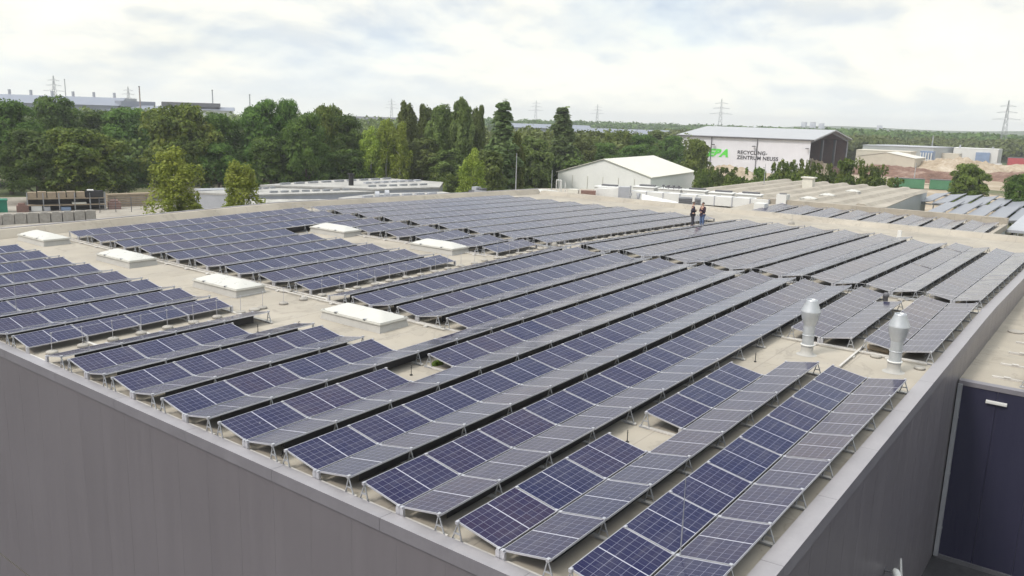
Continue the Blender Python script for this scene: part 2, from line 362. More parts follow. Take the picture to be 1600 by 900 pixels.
def coping(name, p0, p1, inward, wid, up, face, parent, n=1, mt=('coping', 'fascia')):
    """edge flashing: p0->p1 outer line, inward unit vector"""
    b = MB(); p0 = Vector(p0).to_2d(); p1 = Vector(p1).to_2d(); inn = Vector(inward); out = -inn
    L_ = (p1 - p0).length; n = max(1, int(L_ / 3.0)); seg = (p1 - p0) / n
    for i in range(n):
        a = p0 + seg * i + seg.normalized() * .004; c = p0 + seg * (i + 1) - seg.normalized() * .004
        o = .035
        za, zc_ = zr(*a) + up, zr(*c) + up
        A0, C0, A1, C1 = a + out * o, c + out * o, a + inn * wid, c + inn * wid
        v = [(*A0, za), (*C0, zc_), (*C1, zc_ - .02), (*A1, za - .02), (*A0, za - face), (*C0, zc_ - face), (*C1, zr(*C1) - .05), (*A1, zr(*A1) - .05)]
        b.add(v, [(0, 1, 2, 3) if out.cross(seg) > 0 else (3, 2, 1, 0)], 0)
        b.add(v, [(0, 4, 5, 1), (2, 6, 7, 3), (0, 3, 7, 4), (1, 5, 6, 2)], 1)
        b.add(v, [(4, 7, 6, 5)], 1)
    return b.build(name, [MAT[mt[0]], MAT[mt[1]]], parent)
coping('roof_coping', (X0, YR), (X0, YL), (1, 0), .30, .11, .26, bld)
coping('roof_coping', (X0, YR - .0), (X1, YR - .0), (0, 1), .36, .12, .30, bld)
# taller membrane-covered upstands at the two far edges
b = MB()
for (xa, xb) in ((X0 + .3, XK), (XK, X1 - .5)):
    v = []
    for x in (xa, xb):
        v += [(x, YL - .75, zr(x, YL) + .004), (x, YL - .38, zr(x, YL) + .44), (x, YL + .03, zr(x, YL) + .46), (x, YL + .03, zr(x, YL) - .2)]
    b.add(v, [(0, 4, 5, 1), (1, 5, 6, 2), (2, 6, 7, 3)], 0)
b.build('parapet', MAT['roof'], bld)
b = MB()
for (xa, xb) in ((X0, XK), (XK, X1)):
    v = []
    for x in (xa, xb): v += [(x, YL - .12, zr(x, YL) + .462), (x, YL - .12, zr(x, YL) + .49), (x, YL + .07, zr(x, YL) + .49), (x, YL + .07, zr(x, YL) + .36)]
    b.add(v, [(0, 4, 5, 1), (1, 5, 6, 2), (2, 6, 7, 3)], 0)
b.build('parapet_cap', MAT['coping'], bld)
b = MB(); v = []
for y in (YR + .4, YL - .75): v += [(X1 - .95, y, zr(X1, y) + .004), (X1 - .55, y, zr(X1, y) + .33), (X1 + .03, y, zr(X1, y) + .36), (X1 + .03, y, zr(X1, y) - .3)]
b.add(v, [(0, 1, 5, 4), (1, 2, 6, 5), (2, 3, 7, 6)], 0); b.build('parapet', MAT['roof'], bld)
# ------------------------------------------------------------------ solar modules
ML, MWD = 1.690, .990
def glass_mesh():
    b = MB(); h = .017
    x, y = ML/2 - .009, MWD/2 - .009
    b.box(-x, -y, -.030, x, y, -.004); b.mi[0] = 1
    me = b.mesh('solar_glass_sheet', [MAT['glass'], MAT['backsheet']]); uv = me.uv_layers.new(name='UVMap')
    for l in me.loops: co = me.vertices[l.vertex_index].co; uv.data[l.index].uv = (co.x, co.y)
    return me
def frame_mesh():
    b = MB(); x, y, w = ML/2, MWD/2, .010
    b.box(-x, -y, -.035, x, -y + w, 0); b.box(-x, y - w, -.035, x, y, 0)
    b.box(-x, -y + w, -.035, -x + w, y - w, 0); b.box(x - w, -y + w, -.035, x, y - w, 0)
    return b.mesh('solar_panel_frame', MAT['alu'])
GME, FME = glass_mesh(), frame_mesh()
def leg_mesh():
    """A-frame under the high edge, clamp on top; origin at the high edge, foot on the roof"""
    b = MB(); h = RH + .035
    for sx in (-.02, .02):
        b.add([], [])
    b.tube((0, -.015, -.03), (0, .115, h), .014, .017, 5, 0); b.tube((0, -.02, -.03), (0, -.11, h), .014, .017, 5, 0)
    b.box(-.014, -.075, h * .62 - .012, .014, .075, h * .62 + .012)
    b.box(-.05, -.15, h - .03, .05, .15, h + .006)
    b.box(-.035, -.035, -.045, .035, .02, .012, 1)
    return b.mesh('a_frame_leg', [MAT['steel'], MAT['alu']])
LEG = leg_mesh()
def rail_mesh(y0, y1, lows):
    b = MB(); b.box(-.045, y1, RH + .004, .045, y0, RH + .045)
    for yl in lows:
        b.box(-.03, yl - .05, RH + .045, .03, yl + .05, -DZ - .03, 1); b.box(-.035, yl - .03, -DZ - .03, .035, yl + .03, -DZ + .012, 1)
    return b.mesh('base_rail', [MAT['rail'], MAT['alu']])
RAILC = {}
tilt = math.atan2(DZ, Wm)
def solar_row(x0, y0, groupsL, groupsR, label, group, rail_ext=(0.05, 0.25), slope=None, zoff=0.0, zfun=Z, hidden_rails=False):
    """one V-shaped double row bolted together. y0 = high edge of the slope that faces the camera.
    groupsL / groupsR: lists of (first, count, dx) of modules on each slope"""
    s = slope if slope is not None else (SA if x0 < XK - 1 else SB)
    root = thing('solar_panel_row', label, 'solar panel row', (x0, y0, zfun(x0, y0) + zoff), 0, group, rot=(0, -math.atan(s), 0))
    bx = {}
    for side, gr in (('L', groupsL), ('R', groupsR)):
        for (a, n, dx) in gr:
            for i in range(a, a + n):
                j = lambda k: random.gauss(0, k)
                xc = (i + .5) * Lm + dx
                if side == 'L': loc = (xc, -Wm/2, -DZ/2 + j(.002)); rot = (tilt + j(.0035), j(.003), 0)
                else: loc = (xc, -Wm - GAP - Wm/2, -DZ/2 + j(.002)); rot = (-tilt + j(.0035), j(.003), 0)
                p = inst('solar_panel', GME, root, loc, rot); inst('frame', FME, p, (0, 0, 0))
            for i in range(a, a + n + 1): bx.setdefault(round(i * Lm + dx, 3), set()).add(side)
    for (a, n, dx) in groupsR: inst('shade_sheet', shade_mesh(n), root, (a * Lm + dx, -(2 * Wm + GAP) + .26, 0))
    for x, sd in sorted(bx.items()):
        top = rail_ext[0] if 'L' in sd else -Wm + .1
        bot = -(2 * Wm + GAP) - rail_ext[1] if 'R' in sd else -Wm - rail_ext[1]
        lows = ([-Wm + .02] if 'L' in sd else []) + ([-Wm - GAP - .02] if 'R' in sd else [])
        key = (round(top, 2), round(bot, 2), len(lows), 'L' in sd)
        if key not in RAILC: RAILC[key] = rail_mesh(top, bot, lows)
        inst('base_rail', RAILC[key], root, (x, 0, 0))
        if 'L' in sd: inst('support_leg', LEG, root, (x, -.03, 0))
        if 'R' in sd: inst('support_leg', LEG, root, (x, -(2 * Wm + GAP) + .03, 0), (0, 0, math.pi))
    return root
SHADE_ME = {}
def shade_mesh(n):  # near-black sheet added to stand in for the shade under the high edges
    if n not in SHADE_ME:
        e = n * Lm - .45; b = MB(); b.add([(.45, 0, RH + .05), (e, 0, RH + .05), (e, 0, -.095), (.45, 0, -.095), (.45, .003, RH + .05), (e, .003, RH + .05), (e, .003, -.095), (.45, .003, -.095)], [(0, 1, 2, 3), (5, 4, 7, 6), (3, 2, 6, 7), (0, 3, 7, 4), (1, 5, 6, 2)]); SHADE_ME[n] = b.mesh('added_shade_sheet', MAT['backsheet'])
    return SHADE_ME[n]
def nth(k): return ORD[k]
NL = {-1: 'only the far slope', }
# front block: ordinal counted from the walkway with the lightning wire
front = {
 -1: ([], [(0, 4, 0), (6, 9, 0)]),
 0: ([(0, 3, 0), (6, 9, 0)], [(0, 4, 0), (6, 9, 0)]),
 1: ([(0, 4, 0), (6, 9, 0)], [(0, 4, 0), (6, 9, 0)]),
 2: ([(0, 4, 0), (6, 9, 0)], [(0, 15, 0)]),
 3: ([(0, 3, 0), (4, 11, 0)], [(0, 15, 0)]),
 4: ([(0, 15, 0)], [(0, 15, 0)]),
 5: ([(0, 15, 0)], [(0, 15, 0)]),
 6: ([(0, 3, 0), (4, 3, 0), (10, 5, 0)], [(0, 8, 0), (10, 4, 0)]),
 7: ([(0, 8, 0), (10, 5, 0)], [(0, 8, 0), (10, 5, 0)]),
}
fl = {
 -1: 'single-slope panel row along the near side of the wire walkway in the front block',
 0: 'front block double row next to the single-slope row, broken by the skylight aisle',
 1: 'front block double row that ends beside the nearest long skylight, broken by the aisle',
 2: 'front block double row with one unbroken slope passing the nearest long skylight',
 3: 'front block double row with one blue panel missing and a moss clump in the gap',
 4: 'unbroken front block double row just behind the row of two full-length neighbours nearest the corner',
 5: 'unbroken front block double row directly before the rows with bare roof openings',
 6: 'second double row from the right roof edge, interrupted by two bare roof openings',
 7: 'outermost double row along the right roof edge, broken beside the two vent chimneys'}
for j, (gl, gr) in front.items():
    solar_row(0, -j * Pm, gl, gr, fl[j], 'double panel rows of the front roof block', rail_ext=(.05, .14 if j < 7 else .34))
for j in range(-1, 8):
    n = 13 if j < 5 else 12
    gl = [] if j < 0 else [(0, n, 0)]
    if j == 6: gl = [(0, 5, 0), (5, 5, .35), (10, 2, .75)]
    lab = ('single-slope row beside the wire walkway in the back right block' if j < 0 else
           'sixth-to-last pale row' if False else '%s double row from the walkway in the pale back right block beyond the cable duct' % nth(j))
    if j == 6: lab = 'double row of the back right block with dark steps between its panel groups'
    if j == 7: lab = 'double row along the right roof edge beyond the cable duct'
    solar_row(XD, -j * Pm, gl, [(0, n, 0)], lab, 'double panel rows of the back right roof block', rail_ext=(.05, .14 if j < 7 else .34))
for k in range(0, 8):
    solar_row(0, YU + k * Pm, [(0, 4, 0)], [] if k == 0 else [(0, 4, 0)], '%s row from the wire walkway in the block at the left edge of the roof' % nth(k), 'panel rows of the left roof block', rail_ext=(.05, .14 if k else 1.05))
for k in range(0, 9):
    if k < 6:
        solar_row(10.45, YU + k * Pm, [(0, 5, 0)], [] if k == 0 else [(0, 5, 0)], '%s row from the wire walkway in the block between the two skylight lines' % nth(k), 'panel rows between the skylight lines', rail_ext=(.05, .14 if k else 1.05))
    else:
        solar_row(10.45, YU + k * Pm, [(0, 9, 0)], [(0, 9, 0)], '%s long row from the far left parapet, starting behind the skylight aisle' % nth(8 - k), 'panel rows between the skylight lines', rail_ext=(.05, .14))
for k in range(0, 6):
    solar_row(22.3, YU + k * Pm, [(0, 2, 0)], [] if k == 0 else [(0, 2, 0)], 'short two-panel row before the cable duct, %s from the wire walkway' % nth(k), 'short panel rows before the cable duct', rail_ext=(.05, .14 if k else 1.05))
for k in range(0, 9):
    solar_row(XD, YU + k * Pm, [(0, 13, 0)], [] if k == 0 else [(0, 13, 0)], '%s row from the wire walkway in the back left block beyond the cable duct' % nth(k), 'panel rows of the back left roof block', rail_ext=(.05, .14 if k else 1.05))
# ------------------------------------------------------------------ skylights
def skylight(x, y, lx, ly, label, group='white skylights on the beige roof', z=None, rz=0):
    z = zr(x, y) if z is None else z
    r = thing('skylight', label, 'skylight', (x, y, z), rz, group)
    b = MB(); b.add([(-.06, -.06, 0), (lx+.06, -.06, 0), (lx+.06, ly+.06, 0), (-.06, ly+.06, 0), (0, 0, .26), (lx, 0, .26), (lx, ly, .26), (0, ly, .26)], [(0,1,5,4),(1,2,6,5),(2,3,7,6),(3,0,4,7),(4,5,6,7)])
    b.build('curb', MAT['curb'], r)
    b = MB(); e = .05
    b.box(-e, -e, .262, lx+e, ly+e, .31); b.box(-e+.02, -e+.02, .31, lx+e-.02, ly+e-.02, .345); b.box(-e-.008, -e-.008, .285, lx+e+.008, ly+e+.008, .295); b.build('frame', MAT['offwhite' if False else 'dome'], r)
    # domed pyramid glazing
    nx, ny = 12, 24; vs = []
    for i in range(nx + 1):
        for j in range(ny + 1):
            u, v = i/nx, j/ny; du = min(u, 1-u) * lx; dv = min(v, 1-v) * ly
            h = .22 * min(1, (min(du, dv) / .56)) ** .95; vs.append((u*lx, v*ly, .345 + h))
    fs = [(i*(ny+1)+j, (i+1)*(ny+1)+j, (i+1)*(ny+1)+j+1, i*(ny+1)+j+1) for i in range(nx) for j in range(ny)]
    b = MB(); b.add(vs, fs, 0, True); b.build('dome', MAT['dome'], r)
    b = MB()
    for (xx, yy) in ((.02, ly*.25), (.02, ly*.75), (lx-.02, ly*.25), (lx-.02, ly*.75)): b.box(xx-.05, yy-.06, .31, xx+.05, yy+.06, .37)
    b.build('hinge', MAT['steel'], r)
    return r
SKD = ['nearest white skylight, beside the long front rows', 'second nearest white skylight in the left aisle, beside the walkway rods', 'third skylight of the left aisle, two before the far parapet', 'farthest skylight of the left aisle, at the left edge of the picture',
       'skylight in the back aisle nearest the far parapet', 'skylight in the back aisle nearest the wire walkway']
for (x, y), l in zip([(8.51, -3.37), (8.34, 4.35), (8.53, 12.6), (8.48, 20.8), (21.0, 12.53), (21.0, 4.42)], SKD): skylight(x, y, 1.25, 2.9, l)
# ------------------------------------------------------------------ lightning wire holders
def holder(x, y, h, label, group, foot=.17):
    z = zr(x, y); r = thing('wire_holder', label, 'wire holder', (x, y, z), 0, group)
    if 'c' not in KIDS: KIDS['c'] = None
    key = ('h', h, foot)
    if key not in RAILC:
        b = MB(); b.lathe([(0, .0), (foot, 0), (foot, .06), (foot*.85, .085), (0, .09)], 14); f = b.mesh('round_foot', MAT['concrete'])
        b = MB(); b.tube((0, 0, .08), (0, 0, h), .009, .009, 6); b.box(-.02, -.02, h-.02, .02, .02, h+.015); RAILC[key] = (f, b.mesh('thin_rod', MAT['alu']))
    f, s = RAILC[key]; inst('concrete_foot', f, r, (0, 0, 0)); inst('rod', s, r, (0, 0, 0), (random.gauss(0, .015), random.gauss(0, .015), 0))
    return r
GW = 'wire holders standing along the walkway'
xs_ = [0.52 + .93 * i for i in range(int((48 - .52) / .93))]
for x in xs_: holder(x, 2.22 + random.gauss(0, .04), .63, 'thin rod on a round concrete foot, one of the line along the wire walkway', GW)
def wire(name, pts, r, mat, label, cat='wire'):
    b = MB()
    for p, q in zip(pts[:-1], pts[1:]): b.tube(p, q, r, r, 5, cap=False)
    return tag(b.build(name, mat), label, cat)
wire('lightning_wire', [(x, 2.22, zr(x, 2.22) + .63) for x in [0.5, 10, 20, XK, 35, 48]], .005, MAT['alu'], 'thin lightning wire strung over the walkway rods between the rows')
GD = 'wire holders standing along the cable duct'
y = 23.6
while y > -18.2:
    holder(26.12, y, .5, 'short rod on a concrete foot beside the cable duct that crosses the roof', GD, .13); y -= 1.19
wire('lightning_wire', [(26.12, yy, zr(26.12, yy) + .5) for yy in (23.6, 10, 0, -18.2)], .005, MAT['alu'], 'thin wire strung over the short rods along the cable duct')
def tall_rod(x, y, h, label):
    r = thing('lightning_rod', label, 'lightning rod', (x, y, zr(x, y)), 0, 'tall lightning rods')
    b = MB(); b.lathe([(0, 0), (.24, 0), (.24, .08), (.2, .1), (.2, .16), (.17, .19), (0, .2)], 18); b.build('concrete_foot', MAT['concrete'], r)
    b = MB(); b.tube((0, 0, .19), (0, 0, h*.5), .012, .010, 7); b.tube((0, 0, h*.5), (0.0, 0.01, h), .008, .004, 6); b.build('rod', MAT['steel'], r)
tall_rod(13.7, 2.75, 1.9, 'tall lightning rod rising before the middle rows, on the wire walkway')
tall_rod(27.3, 2.5, 2.7, 'tallest lightning rod, at the crossing of walkway and cable duct')
tall_rod(1.6, 7.15, 2.0, 'lightning rod among the panels at the left edge of the picture')
tall_rod(1.75, -17.55, 1.72, 'lightning rod in front of the nearest panels at the bottom of the picture')
tall_rod(53.2, -2.0, 1.6, 'lightning rod on the bare roof strip at the far end')
# cable duct crossing the roof and conduits in the aisles
def duct(pts, w, h, name, label, mat='rail', cat='cable duct'):
    b = MB()
    for (xa, ya), (xb, yb) in zip(pts[:-1], pts[1:]):
        d = Vector((xb-xa, yb-ya)); n = Vector((-d.y, d.x)).normalized() * w/2
        q = [(xa+n.x, ya+n.y), (xb+n.x, yb+n.y), (xb-n.x, yb-n.y), (xa-n.x, ya-n.y)]
        za, zb = zr(xa, ya) + .05, zr(xb, yb) + .05
        b.prism(q, [za, zb, zb, za], [za+h, zb+h, zb+h, za+h])
        L_ = d.length; k = int(L_ / 1.6)
        for i in range(k):
            t_ = (i + .5) / k; px, py = xa + d.x*t_, ya + d.y*t_; b.box(px-.12, py-.06, zr(px, py)+.002, px+.12, py+.06, zr(px, py)+.05)
    return tag(b.build(name, MAT[mat]), label, cat)
duct([(26.42, 24.2), (26.42, -18.3)], .12, .07, 'cable_duct', 'long pale cable duct crossing the whole roof between front and back blocks', 'steel')
duct([(10.12, 22.8), (10.12, -4.8)], .05, .03, 'cable_duct', 'thin white conduit along the left ends of the middle rows', 'rail')
duct([(21.9, 14.2), (21.9, 2.9)], .05, .03, 'cable_duct', 'thin white conduit beside the two back aisle skylights', 'rail')
duct([(17.84, -16.36), (14.9, -16.4)], .06, .04, 'cable_duct', 'short conduit on the bare roof between the two vent chimneys', 'rail')
duct([(17.0, -13.9), (17.0, -18.4)], .05, .03, 'cable_duct', 'conduit along the row ends behind the two vent chimneys', 'rail')
duct([(26.9, -15.6), (29.8, -18.4)], .05, .04, 'cable_duct', 'conduit running from the duct to the right roof edge', 'rail')
# ------------------------------------------------------------------ vent chimneys
def chimney(x, y, label):
    r = thing('vent_chimney', label, 'vent chimney', (x, y, zr(x, y)), 0, 'galvanised vent chimneys')
    b = MB(); b.lathe([(.32, 0), (.20, .02), (.185, .16), (.185, .27)], 28); b.build('collar', MAT['curb'], r)
    b = MB(); b.lathe([(.178, .20), (.178, .95)], 28); b.lathe([(.178, .95), (.182, 1.0)], 28)
    for zz in (.28, .62): b.lathe([(.178, zz), (.192, zz+.006), (.192, zz+.03), (.178, zz+.036)], 28)
    b.build('shaft', MAT['silver'], r)
    b = MB(); b.lathe([(.182, .95), (.26, 1.18), (.292, 1.36), (.30, 1.40)], 28); b.build('lower_cone', MAT['silver'], r)
    b = MB(); b.lathe([(.30, 1.40), (.292, 1.44), (.17, 1.74), (.168, 1.78), (.155, 1.78), (.16, 1.70), (.12, 1.3), (0, 1.28)], 28); b.build('upper_cone', MAT['silver'], r)
    b = MB(); b.lathe([(.18, .30), (.215, .305), (.215, .34), (.18, .345)], 24); b.build('flange', MAT['white'], r)
chimney(15.74, -15.15, 'left one of the two galvanised vent chimneys with double-cone caps')
chimney(15.70, -17.74, 'right one of the two galvanised vent chimneys, nearer the roof edge')
r = thing('vent_pipe', 'small dark vent pipe in the gap behind the two chimneys', 'vent pipe', (24.6, -15.4, zr(24.6, -15.4)))
b = MB(); b.lathe([(.09, 0), (.09, .38), (.12, .40), (.12, .5), (.07, .56), (0, .57)], 16); b.build('pipe', MAT['darkgrey'], r)
b = MB(); b.lathe([(.2, 0.002), (.18, .03), (.09, .05)], 16); b.build('collar', MAT['curb'], r)
# small things lying on the roof
def slab_disc(x, y, rr, label, z=None):
    b = MB(); b.lathe([(0, 0), (rr, 0), (rr, .05), (rr*.9, .07), (0, .075)], 18); return tag(b.build('concrete_disc', MAT['concrete'], None, (x, y, (zr(x, y) if z is None else z) + .002)), label, 'concrete disc', 'loose concrete feet')
slab_disc(16.91, -16.95, .17, 'concrete foot lying beside the right vent chimney')
slab_disc(16.5, -18.3, .16, 'concrete foot near the parapet, right of the two chimneys')
slab_disc(27.2, -18.25, .2, 'concrete foot at the parapet end of the cable duct')
slab_disc(7.6, 2.2, .2, 'larger concrete foot at the end of the left block in the aisle')
slab_disc(10.3, 3.9, .26, 'large concrete foot at the corner of the middle block')
r = MB()
for i in range(9):
    a = random.random()*6.28; q = random.random()*.16; r.lathe([(0, .12+random.random()*.05), (.09, .08), (.12, 0)], 7, (math.cos(a)*q*2.0, math.sin(a)*q, 0))
tag(r.build('moss_clump', LEAF['maple'], None, (7.35, -7.05, zr(7.3, -7))), 'brownish green moss clump on the bare roof where a panel is missing', 'moss')
r = MB(); r.tube((-.35, 0, .09), (.35, 0, .09), .09, .09, 12); r.tube((-.33, .02, .09), (-.36, .02, .09), .07, .06, 12)
tag(r.build('sandbag', MAT['wood'], None, (17.6, -16.85, zr(17.6, -16.8)), (0, 0, 1.35)), 'brown sandbag roll under the row end by the right chimney', 'sandbag')
def marker(x, y, h, label):
    b = MB(); b.tube((0, 0, 0), (0, 0, h), .012, .010, 6); b.box(-.03, -.03, 0, .03, .03, .03); b.box(-.02, -.008, h*.75, .02, .008, h*.8); tag(b.build('marker_rod', MAT['black'], None, (x, y, zr(x, y))), label, 'marker rod', 'short black marker rods')
marker(6.04, -7.2, .3, 'short black rod on the bare roof below the moss clump')
marker(5.84, -14.25, .3, 'short black rod in the opening of the second row from the right edge')
marker(13.84, -14.2, .3, 'short black rod on the bare roof left of the vent chimneys')
marker(5.9, -.35, .28, 'short black rod where the second front row is interrupted')
# bracket with camera pole at the far strip
r = thing('roof_bracket', 'white folded bracket standing on the far parapet strip', 'bracket', (51.0, -10.2, zr(51, -10.2)))
b = MB(); b.box(-.1, -.12, 0, .1, .12, .55); b.box(-.1, -.5, 0, .1, -.12, .1); b.build('body', MAT['white'], r)
# ------------------------------------------------------------------ lower annex on the right with the navy wall
ax_ = thing('annex_building', 'lower annex with dark navy wall and beige roof against the right side of the hall', 'building', (0, 0, 0))
AX, AZ = 19.85, -1.25
b = MB(); b.prism([(AX + .3, YR - .0), (58, YR - .0), (58, -44), (AX + .3, -44)], GZ, AZ, 0); b.build('roof', MAT['roof'], ax_)
b = MB(); y = YR - .01
while y > -44:
    b.box(AX, y - 1.176, GZ + .15, AX + .03, y - .004, AZ - .02); y -= 1.18
b.build('front_wall', MAT['navy'], ax_)
b = MB(); b.box(AX - .03, -44, AZ - .1, AX + .31, YR - .04, AZ + .05); b.build('roof_coping', MAT['fascia'], ax_)
b = MB(); b.box(AX - .06, -44, GZ, AX + .02, YR - .04, GZ + .15); b.build('plinth', MAT['darkgrey'], ax_)
b = MB(); b.box(AX - .14, YR - .17, GZ + .1, AX - .002, YR - .04, AZ - .05)
for zz in (-2.5, -4.5, -6.5): b.box(AX - .15, YR - .18, zz, AX - .001, YR - .035, zz + .05)
b.build('downpipe', MAT['midgrey'], ax_)
b = MB(); b.box(-.09, -.30, -.05, 0, .30, .05); b.box(-.11, -.28, -.03, -.09, .28, .03)
tag(b.build('wall_lamp', MAT['white'], None, (AX, -20.12, -1.73)), 'white strip lamp on the navy annex wall', 'wall lamp')
for i in range(7):
    xx = 21.2 + i * 2.0
    b = MB(); b.box(-.04, -.45, 0, .04, .45, .06); b.box(-.06, -.1, .06, .06, .1, .09)
    tag(b.build('base_rail', MAT['rail'], None, (xx, -20.2 - .02*i, AZ + .002)), 'bare mounting rail lying on the lower annex roof', 'mounting rail', 'bare mounting rails on the annex roof')
slab_disc(29.2, -19.6, .3, 'dark round concrete foot on the lower annex roof, left of two', AZ)
slab_disc(29.25, -20.2, .28, 'round concrete foot on the lower annex roof, right of two', AZ)
def zlow(x, y): return AZ - RH
solar_row(19.95+.6, -20.75, [(0, 4, 0)], [(0, 4, 0)], 'panel row just entering the picture on the lower annex roof at the right edge', 'rows on the annex roof', slope=0.0, zfun=zlow)
# ladder top and camera at the bottom right, on the court
r = thing('floodlight', 'white floodlight head on the dark side wall at the bottom right', 'floodlight', (11.62, YR, -4.42))
b = MB(); b.tube((0, 0, 0), (0, -.28, .02), .025, .025, 8); b.box(-.07, -.02, -.07, .07, 0, .07); b.build('bracket', MAT['darkgrey'], r)
b = MB(); b.lathe([(0, -.30), (.10, -.28), (.13, -.1), (.12, .12), (.07, .2), (0, .22)], 16); h_ = b.build('lamp_head', MAT['white'], r, (-.05, -.30, .02), (0, math.radians(74), .5)); h_.scale = (.8, .8, .75)
r = thing('wall_bracket', 'white angled bracket frame on the dark side wall at the bottom right corner', 'bracket', (13.75, YR, -5.38))
b = MB(); b.tube((0, 0, .35), (.05, -.16, -.75), .03, .03, 6); b.tube((0, 0, .35), (-.22, -.16, -.75), .03, .03, 6); b.tube((.05, -.16, -.75), (-.22, -.16, -.75), .03, .03, 6); b.tube((0, 0, .35), (0, 0, -.8), .03, .03, 6); b.build('frame', MAT['white'], r)
# ------------------------------------------------------------------ neighbouring roof G behind, falling towards us
def ZG(x, y): return -.62 + .0166 * (x - 58.5) + SC_ * y
gb = thing('rear_building', 'adjoining grey building behind with pale solar rows and a beige parapet', 'building', (0, 0, 0))
gx0, gx1, gy0, gy1 = 58.0, 72.6, -14.3, 8.0
b = MB(); P_ = [(gx0, gy0), (gx1, gy0), (gx1, gy1), (gx0, gy1)]; b.prism(P_, GZ, [ZG(x, y) - .42 for x, y in P_]); b.build('roof', MAT['roof'], gb)
b = MB(); b.box(gx0 - .02, gy0 - .03, GZ, gx1 + .03, gy0 - .002, -1.2); b.box(gx1, gy0, GZ, gx1 + .03, gy1, -1.0); b.build('wall', MAT['greywall'], gb)
b = MB(); q = -.86
b.box(gx1 - .5, gy0 - .05, -.9, gx1 + .05, gy1, -.28); b.box(gx0, gy0 - .06, -1.25, gx1 - .5, gy0 + .25, -.78); b.build('parapet', MAT['roof'], gb)
for j in range(-2, 6):
    n = 6; y0 = -j * Pm - .15
    if y0 - 2*Wm - .05 < gy0 + .3: continue
    solar_row(59.6, y0, [(0, n, 0)], [(0, n, 0)], '%s pale row from the ventilation plant on the adjoining roof behind' % nth(j + 2), 'rows on the adjoining rear roof', slope=.0166, zfun=ZG)

# loose solar cables at the row ends and along the gaps
def cable(x, y, seed, label, L_=.9):
    rs = random.Random(seed); b = MB(); p = Vector((x, y, 0)); a = rs.random()*6.28; pts = []
    for i in range(14):
        pts.append((p.x, p.y, zr(p.x, p.y) + .012 + .03*abs(math.sin(i*.9)))); a += rs.gauss(0, .55); p = p + Vector((math.cos(a), math.sin(a), 0)) * L_ / 13
    for u_, v_ in zip(pts[:-1], pts[1:]): b.tube(u_, v_, .009, .009, 5, cap=False)
    tag(b.build('loose_cable', MAT['black']), label, 'cable', 'loose cables on the roof')
cable(.25, -9.0, 1, 'loose black cable on the roof edge before the fourth nearest row end'); cable(7.0, -12.2, 2, 'curled cable under the gap beside the bare opening'); cable(6.9, -.6, 3, 'loose cable at the broken row end in the skylight aisle')
cable(17.6, -15.0, 4, 'loose cable on the bare roof behind the left chimney'); cable(4.2, -16.35, 5, 'loose cable in the gap between the two nearest rows', 1.3); cable(8.6, -13.6, 6, 'loose cable beside the second bare opening')
# ------------------------------------------------------------------ trees
def quads_mesh(name, C, Nn, S, mat):
    """C centres (n,3), Nn normals, S sizes -> leaf clump quads (bent rhombs)"""
    n = len(C); Nn = Nn / (np.linalg.norm(Nn, axis=1, keepdims=True) + 1e-9)
    r = np.random.normal(size=(n, 3)); U = np.cross(Nn, r); U /= (np.linalg.norm(U, axis=1, keepdims=True) + 1e-9); V = np.cross(Nn, U)
    S = S[:, None]; a = S * .5; bb = S * (.32 + .2 * np.random.rand(n, 1))
    P = np.stack([C - U * a, C - V * bb + Nn * a * .25, C + U * a, C + V * bb + Nn * a * .25], 1).reshape(-1, 3)
    me = bpy.data.meshes.new(name); me.vertices.add(4 * n); me.vertices.foreach_set('co', P.astype(np.float32).ravel())
    me.loops.add(4 * n); me.loops.foreach_set('vertex_index', np.arange(4 * n, dtype=np.int32))
    me.polygons.add(n); me.polygons.foreach_set('loop_start', np.arange(0, 4 * n, 4, dtype=np.int32)); me.polygons.foreach_set('loop_total', np.full(n, 4, dtype=np.int32))
    me.materials.append(mat); me.update(calc_edges=True); return me
